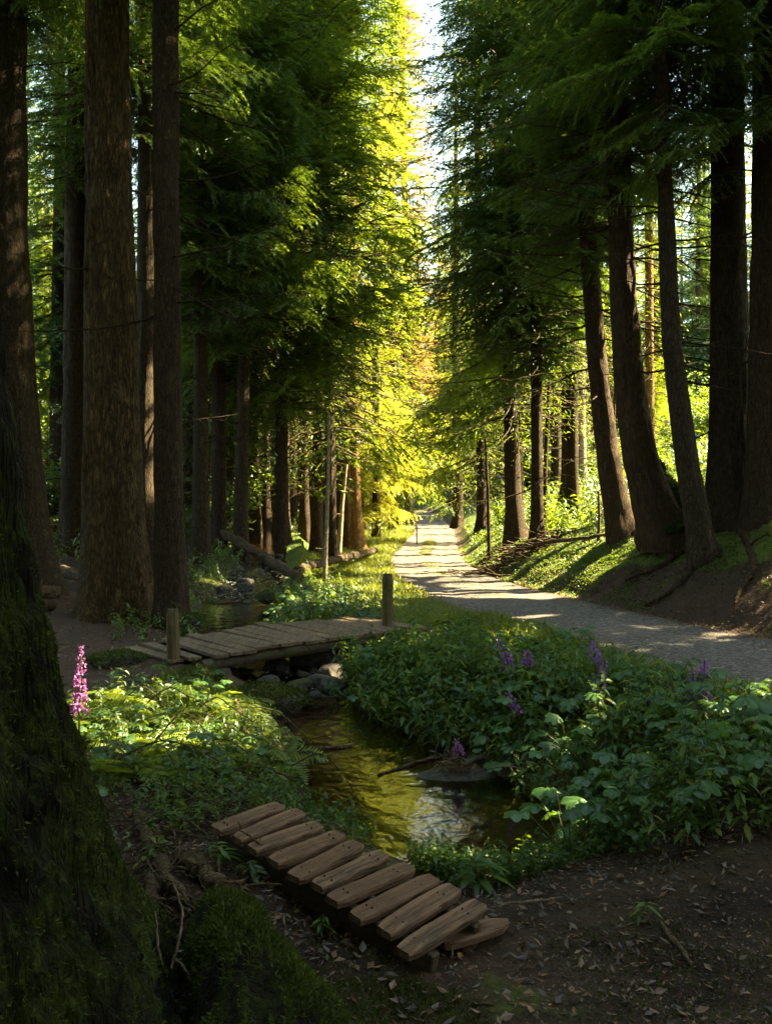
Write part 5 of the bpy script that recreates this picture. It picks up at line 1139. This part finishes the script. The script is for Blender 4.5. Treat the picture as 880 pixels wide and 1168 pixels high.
litter('leaf_litter', 11000, lambda x, y: (pd(x, y) > hw(y) * .72) & (pd(x, y) < hw(y) + 2.6) & (y < 22), (2, 9), (6, 22), (.025, .07), 'fallen leaves along the foot of the right bank')
blades('moss', 16000, lambda x, y: fore(x, y) & (fbm(x * 2.2, y * 2.2, 3, 3, 70) > .10) & (y < 5.4), (-1.3, 3.6), (2.1, 5.4), (.014, .035), (.005, .010), MOSSB, 'dark moss patches on the foreground soil', .8)
blades('moss', 7000, lambda x, y: (np.hypot((x - .02) / .34, (y - 3.05) / .30) < 1), (-.5, .5), (2.6, 3.5), (.014, .036), (.005, .010), MOSSB, 'brighter moss cushion at the lower end of the plank ramp', .8)

# broad leaved plants: each one a thing
def plants(n, fn, xr, yr, label, group, smin, smax, mind=.16):
    got = []; c = 0; first = None
    for _ in range(n * 60):
        if c >= n: break
        x, y = r.uniform(*xr), r.uniform(*yr)
        if not bool(fn(np.array(x), np.array(y))) or any((x - a) ** 2 + (y - b) ** 2 < mind ** 2 for a, b in got): continue
        got.append((x, y)); c += 1
        o = link('broadleaf_plant', BP[int(r.integers(6))], None, (x, y, float(H(x, y)) - .01), (r.normal(0, .08), r.normal(0, .08), r.uniform(0, 6.28))); o.scale = (r.uniform(smin, smax),) * 3
        tag(o, label, 'plant', group)
plants(78, lambda x, y: right_bank(x, y) & (pd(x, y) < -hw(y) - .35) & (x > .95) & (y < 8.6), (.95, 3.9), (4.5, 8.6), 'bluish green broad leaved plant on the bank right of the pool', 'broad leaved plants right of the pool', .85, 1.3)
plants(34, lambda x, y: right_bank(x, y) & (y > 8.0) & (y < 10.3), (-.7, 2.4), (8.0, 10.4), 'broad leaved plant on the mound beside the right bridge post', 'broad leaved plants by the bridge post', .7, 1.1, .2)
plants(28, lambda x, y: (ds(x, y) > .18) & (x < -.55) & (np.hypot((x + 1.3) / 1.3, (y - 6.3) / 1.7) < 1), (-2.6, -.4), (4.6, 8), 'broad leaved plant among the ferns on the left bank', 'broad leaved plants on the left bank', .45, .85, .2)
plants(24, lambda x, y: (ds(x, y) > .1) & (ds(x, y) < 1.5) & (x > -2.2), (-2, .3), (12.8, 17), 'sunlit broad leaved plant beyond the footbridge', 'broad leaved plants beyond the footbridge', .7, 1.2, .25)
def single(label, u, v, d, k, s, rz):
    p = at(u, v, d); o = link('broadleaf_plant', BP[k], None, (p[0], p[1], float(H(p[0], p[1])) - .01), (0, 0, rz)); o.scale = (s,) * 3; tag(o, label, 'plant')
single('lone plant with a flat leaf catching light in front of the left bridge post', 150, 760, 8.6, 1, 1.0, .4)
single('plant with a large pale leaf right of the low shore herbs', 650, 990, 4.75, 2, 1.2, 2.0)
single('small drooping plant at the path edge near the grass strip', 640, 760, 9.0, 3, .9, 1.0)
def leaf_rosette(label, p, seed, s, n=9):
    q = herb_geo(seed, .10, .10, .24, n, .5); o = link('small_plant', q.mesh('small_plant', [HERB, STEM]), None, tuple(p)); o.scale = (s,) * 3; tag(o, label, 'plant')
leaf_rosette('small pointed leaf seedling in the dark hollow beside the mossy root', G(245, 1130, lift=.0), 61, 1.0)
leaf_rosette('tiny seedling beside the upper end of the plank ramp', G(255, 985, lift=.02), 62, 1.0)
leaf_rosette('seedling growing against the shaded side of the ramp', G(290, 1004, lift=.02), 63, .8)
leaf_rosette('pale seedling below the middle of the ramp', G(365, 1062, lift=.02), 64, .6)
leaf_rosette('leafy seedling between the bare grey roots', G(172, 985, lift=.02), 65, 1.0)
leaf_rosette('narrow leaved sprout on the dark soil at the lower right', G(730, 1050, lift=.01), 66, .8, 6)
leaf_rosette('lush pointed leaved plant right behind the lowest ramp plank', G(545, 1018, lift=.01), 67, 1.7)
leaf_rosette('second pointed leaved plant at the edge of the pool', G(505, 1000, lift=.01), 68, 1.4)

# flowers
def blossom_mesh(mat, seed):
    q = np.random.default_rng(seed); g = Geo(); n = 5
    for i in range(n):
        a = i * 6.28 / n; d = np.array([.55, math.cos(a) * .75, math.sin(a) * .75 - .15]); d = unit(d); S = unit(np.cross(d, [1, 0, 0.01])); L = .018 * q.uniform(.8, 1.25)
        g.quads(leafquads(np.array([[.004, 0, 0]]), d[None], S[None], L, L * .75, .15), 0, q.uniform(.1, .9))
    g.tube(np.array([(0, 0, 0), (.007, 0, .001), (.014, 0, 0)]), [.002, .005, .006], 5, 0, .3, False)
    return g.mesh('blossom', mat)
BL = [blossom_mesh(PETAL, 1), blossom_mesh(PETAL, 2), blossom_mesh(PETAL_PINK, 3), blossom_mesh(PETAL_PINK, 4)]
def spike(label, u, v_top, d, spike_len, nb, pink, sc=1.0, lean=(0, 0), group=None, nod=0.):
    sc *= 1.25 if pink else 1.6; nb = int(nb * 1.1); spike_len *= 1.2
    top = at(u, v_top - (6 if pink else 22), d); zb = float(H(top[0] - lean[0], d - lean[1])); b = np.array([top[0] - lean[0], d - lean[1], zb]); q = np.random.default_rng(int(u * 7 + v_top))
    root = empty('purple_flower', tuple(b), label, 'flower', group)
    t = np.linspace(0, 1, 9)[:, None]; C = t * (top - b) * [0, 0, 1] + (t ** 2) * (top - b) * [1, 1, 0]
    g = Geo(); g.tube(C, np.linspace(.006, .002, 9) * sc, 5, 0, .5); link('stem', g.mesh('stem', DSTEM if not pink else STEM, True), root)
    Lt = max(np.linalg.norm(top - b), .05)
    for i in range(nb):
        f = 1 - (i + .3) / nb * min(.95, spike_len / Lt); k = f * 8; i0 = min(7, int(k)); p = C[i0] + (C[i0 + 1] - C[i0]) * (k - i0)
        az_ = i * 2.4 + q.normal(0, .5); off_ = sc * (.004 + .012 * (i / nb) ** .7) * q.uniform(.5, 1.3)
        o = link('blossom', BL[(2 if pink else 0) + i % 2], root, (p[0] + math.cos(az_) * off_, p[1] + math.sin(az_) * off_, p[2] + q.normal(0, .006))); o.rotation_euler = (q.normal(0, .3), q.uniform(-.4, .7), az_); o.scale = (sc * (.45 + .75 * i / nb) * q.uniform(.85, 1.15),) * 3
spike('tall bright pink purple flower spike in the sunny patch on the left', 93, 743, 5.9, .36, 40, True, 1.35, (.01, .02))
spike('large deep purple flower cluster standing against the path at the right', 803, 775, 6.3, .30, 34, False, 1.45, (.02, .0))
spike('paler purple flower spike close behind the large deep purple cluster', 789, 784, 6.35, .22, 22, False, 1.2, (-.02, .0))
spike('tall purple spike beside the grass strip leaning left', 690, 776, 6.9, .30, 30, False, 1.25, (.07, .0))
spike('dark purple flower head at the path edge above the leaning spike', 676, 752, 7.6, .16, 20, False, 1.2, (-.03, .0))
spike('purple spike of three clusters on the mound left of the grass strip', 566, 748, 7.9, .26, 22, False, 1.2, (-.16, .0))
spike('small purple flower cluster right of the three clustered spike', 600, 762, 7.6, .12, 16, False, 1.25, (-.05, .0))
spike('drooping faded purple spike below the three clustered spike', 578, 812, 7.0, .14, 14, False, 1.1, (-.12, .0))
spike('small purple flowers at the right edge of the picture beside the path', 858, 826, 5.9, .10, 8, False, 1.2, (.03, 0))
spike('tiny purple bloom poking out farthest right among the broad leaves', 872, 828, 5.9, .05, 5, False, 1.2, (.03, 0))
spike('bright magenta flower tuft over the pool edge', 521, 849, 6.7, .10, 14, True, 1.2, (-.03, -.05))
spike('faint pink seed spike on the dirt behind the tall sunny spike', 62, 738, 6.6, .12, 12, True, .8, (-.06, .0))
def dry_tuft():
    q = np.random.default_rng(9); g = Geo(); b = at(518, 872, 6.75)
    n = 260; D = unit(rdir(n, q) * [1, 1, .7] + [-.1, -.2, -.25]); P = q.normal(0, .06, (n, 3)) * [1.3, 1, .5]
    g.quads(leafquads(P, D, unit(np.cross(D, rdir(n, q))), q.uniform(.05, .16, n), q.uniform(.004, .012, n)), 0, q.random(n) * .9)
    tag(link('dry_tuft', g.mesh('dry_tuft', DRYF), None, tuple(b)), 'reddish dry tuft of dead foliage hanging over the pool edge', 'dead plant')
dry_tuft()
def yellow_flower():
    b = at(686, 884, 5.75); zb = float(H(b[0], b[1])); root = empty('yellow_flower', (b[0], b[1], zb), 'single yellow flower among the broad leaves by the pool', 'flower')
    g = Geo(); g.tube(np.array([(0, 0, 0), (.01, 0, (b[2] - zb) * .5), (0, 0, b[2] - zb)]), [.003, .0025, .002], 5, 0, .5); link('stem', g.mesh('stem', STEM, True), root)
    g = Geo(); q = np.random.default_rng(2)
    for i in range(6):
        a = i * 1.047 + q.normal(0, .15); d = unit(np.array([math.cos(a), math.sin(a), .25 + q.normal(0, .2)])); g.quads(leafquads(np.zeros((1, 3)), d[None], unit(np.cross(d, [0, 0, 1]))[None], .055, .022, .1), 0, q.random() * .9)
    link('petals', g.mesh('petals', PETAL_Y), root, (0, 0, b[2] - zb))
yellow_flower()
def marker(label, u, v, d, h, w_):
    p = at(u, v, d); p[2] = float(H(p[0], p[1])); g = Geo(); g.box((0, 0, h / 2 - .1), (w_, w_, h + .2), None, 0, .5, .01)
    tag(link('marker_post', g.mesh('marker_post', POST), None, tuple(p)), label, 'post')
marker('small dark post at the left edge of the far path', 475, 605, 38, .75, .06)
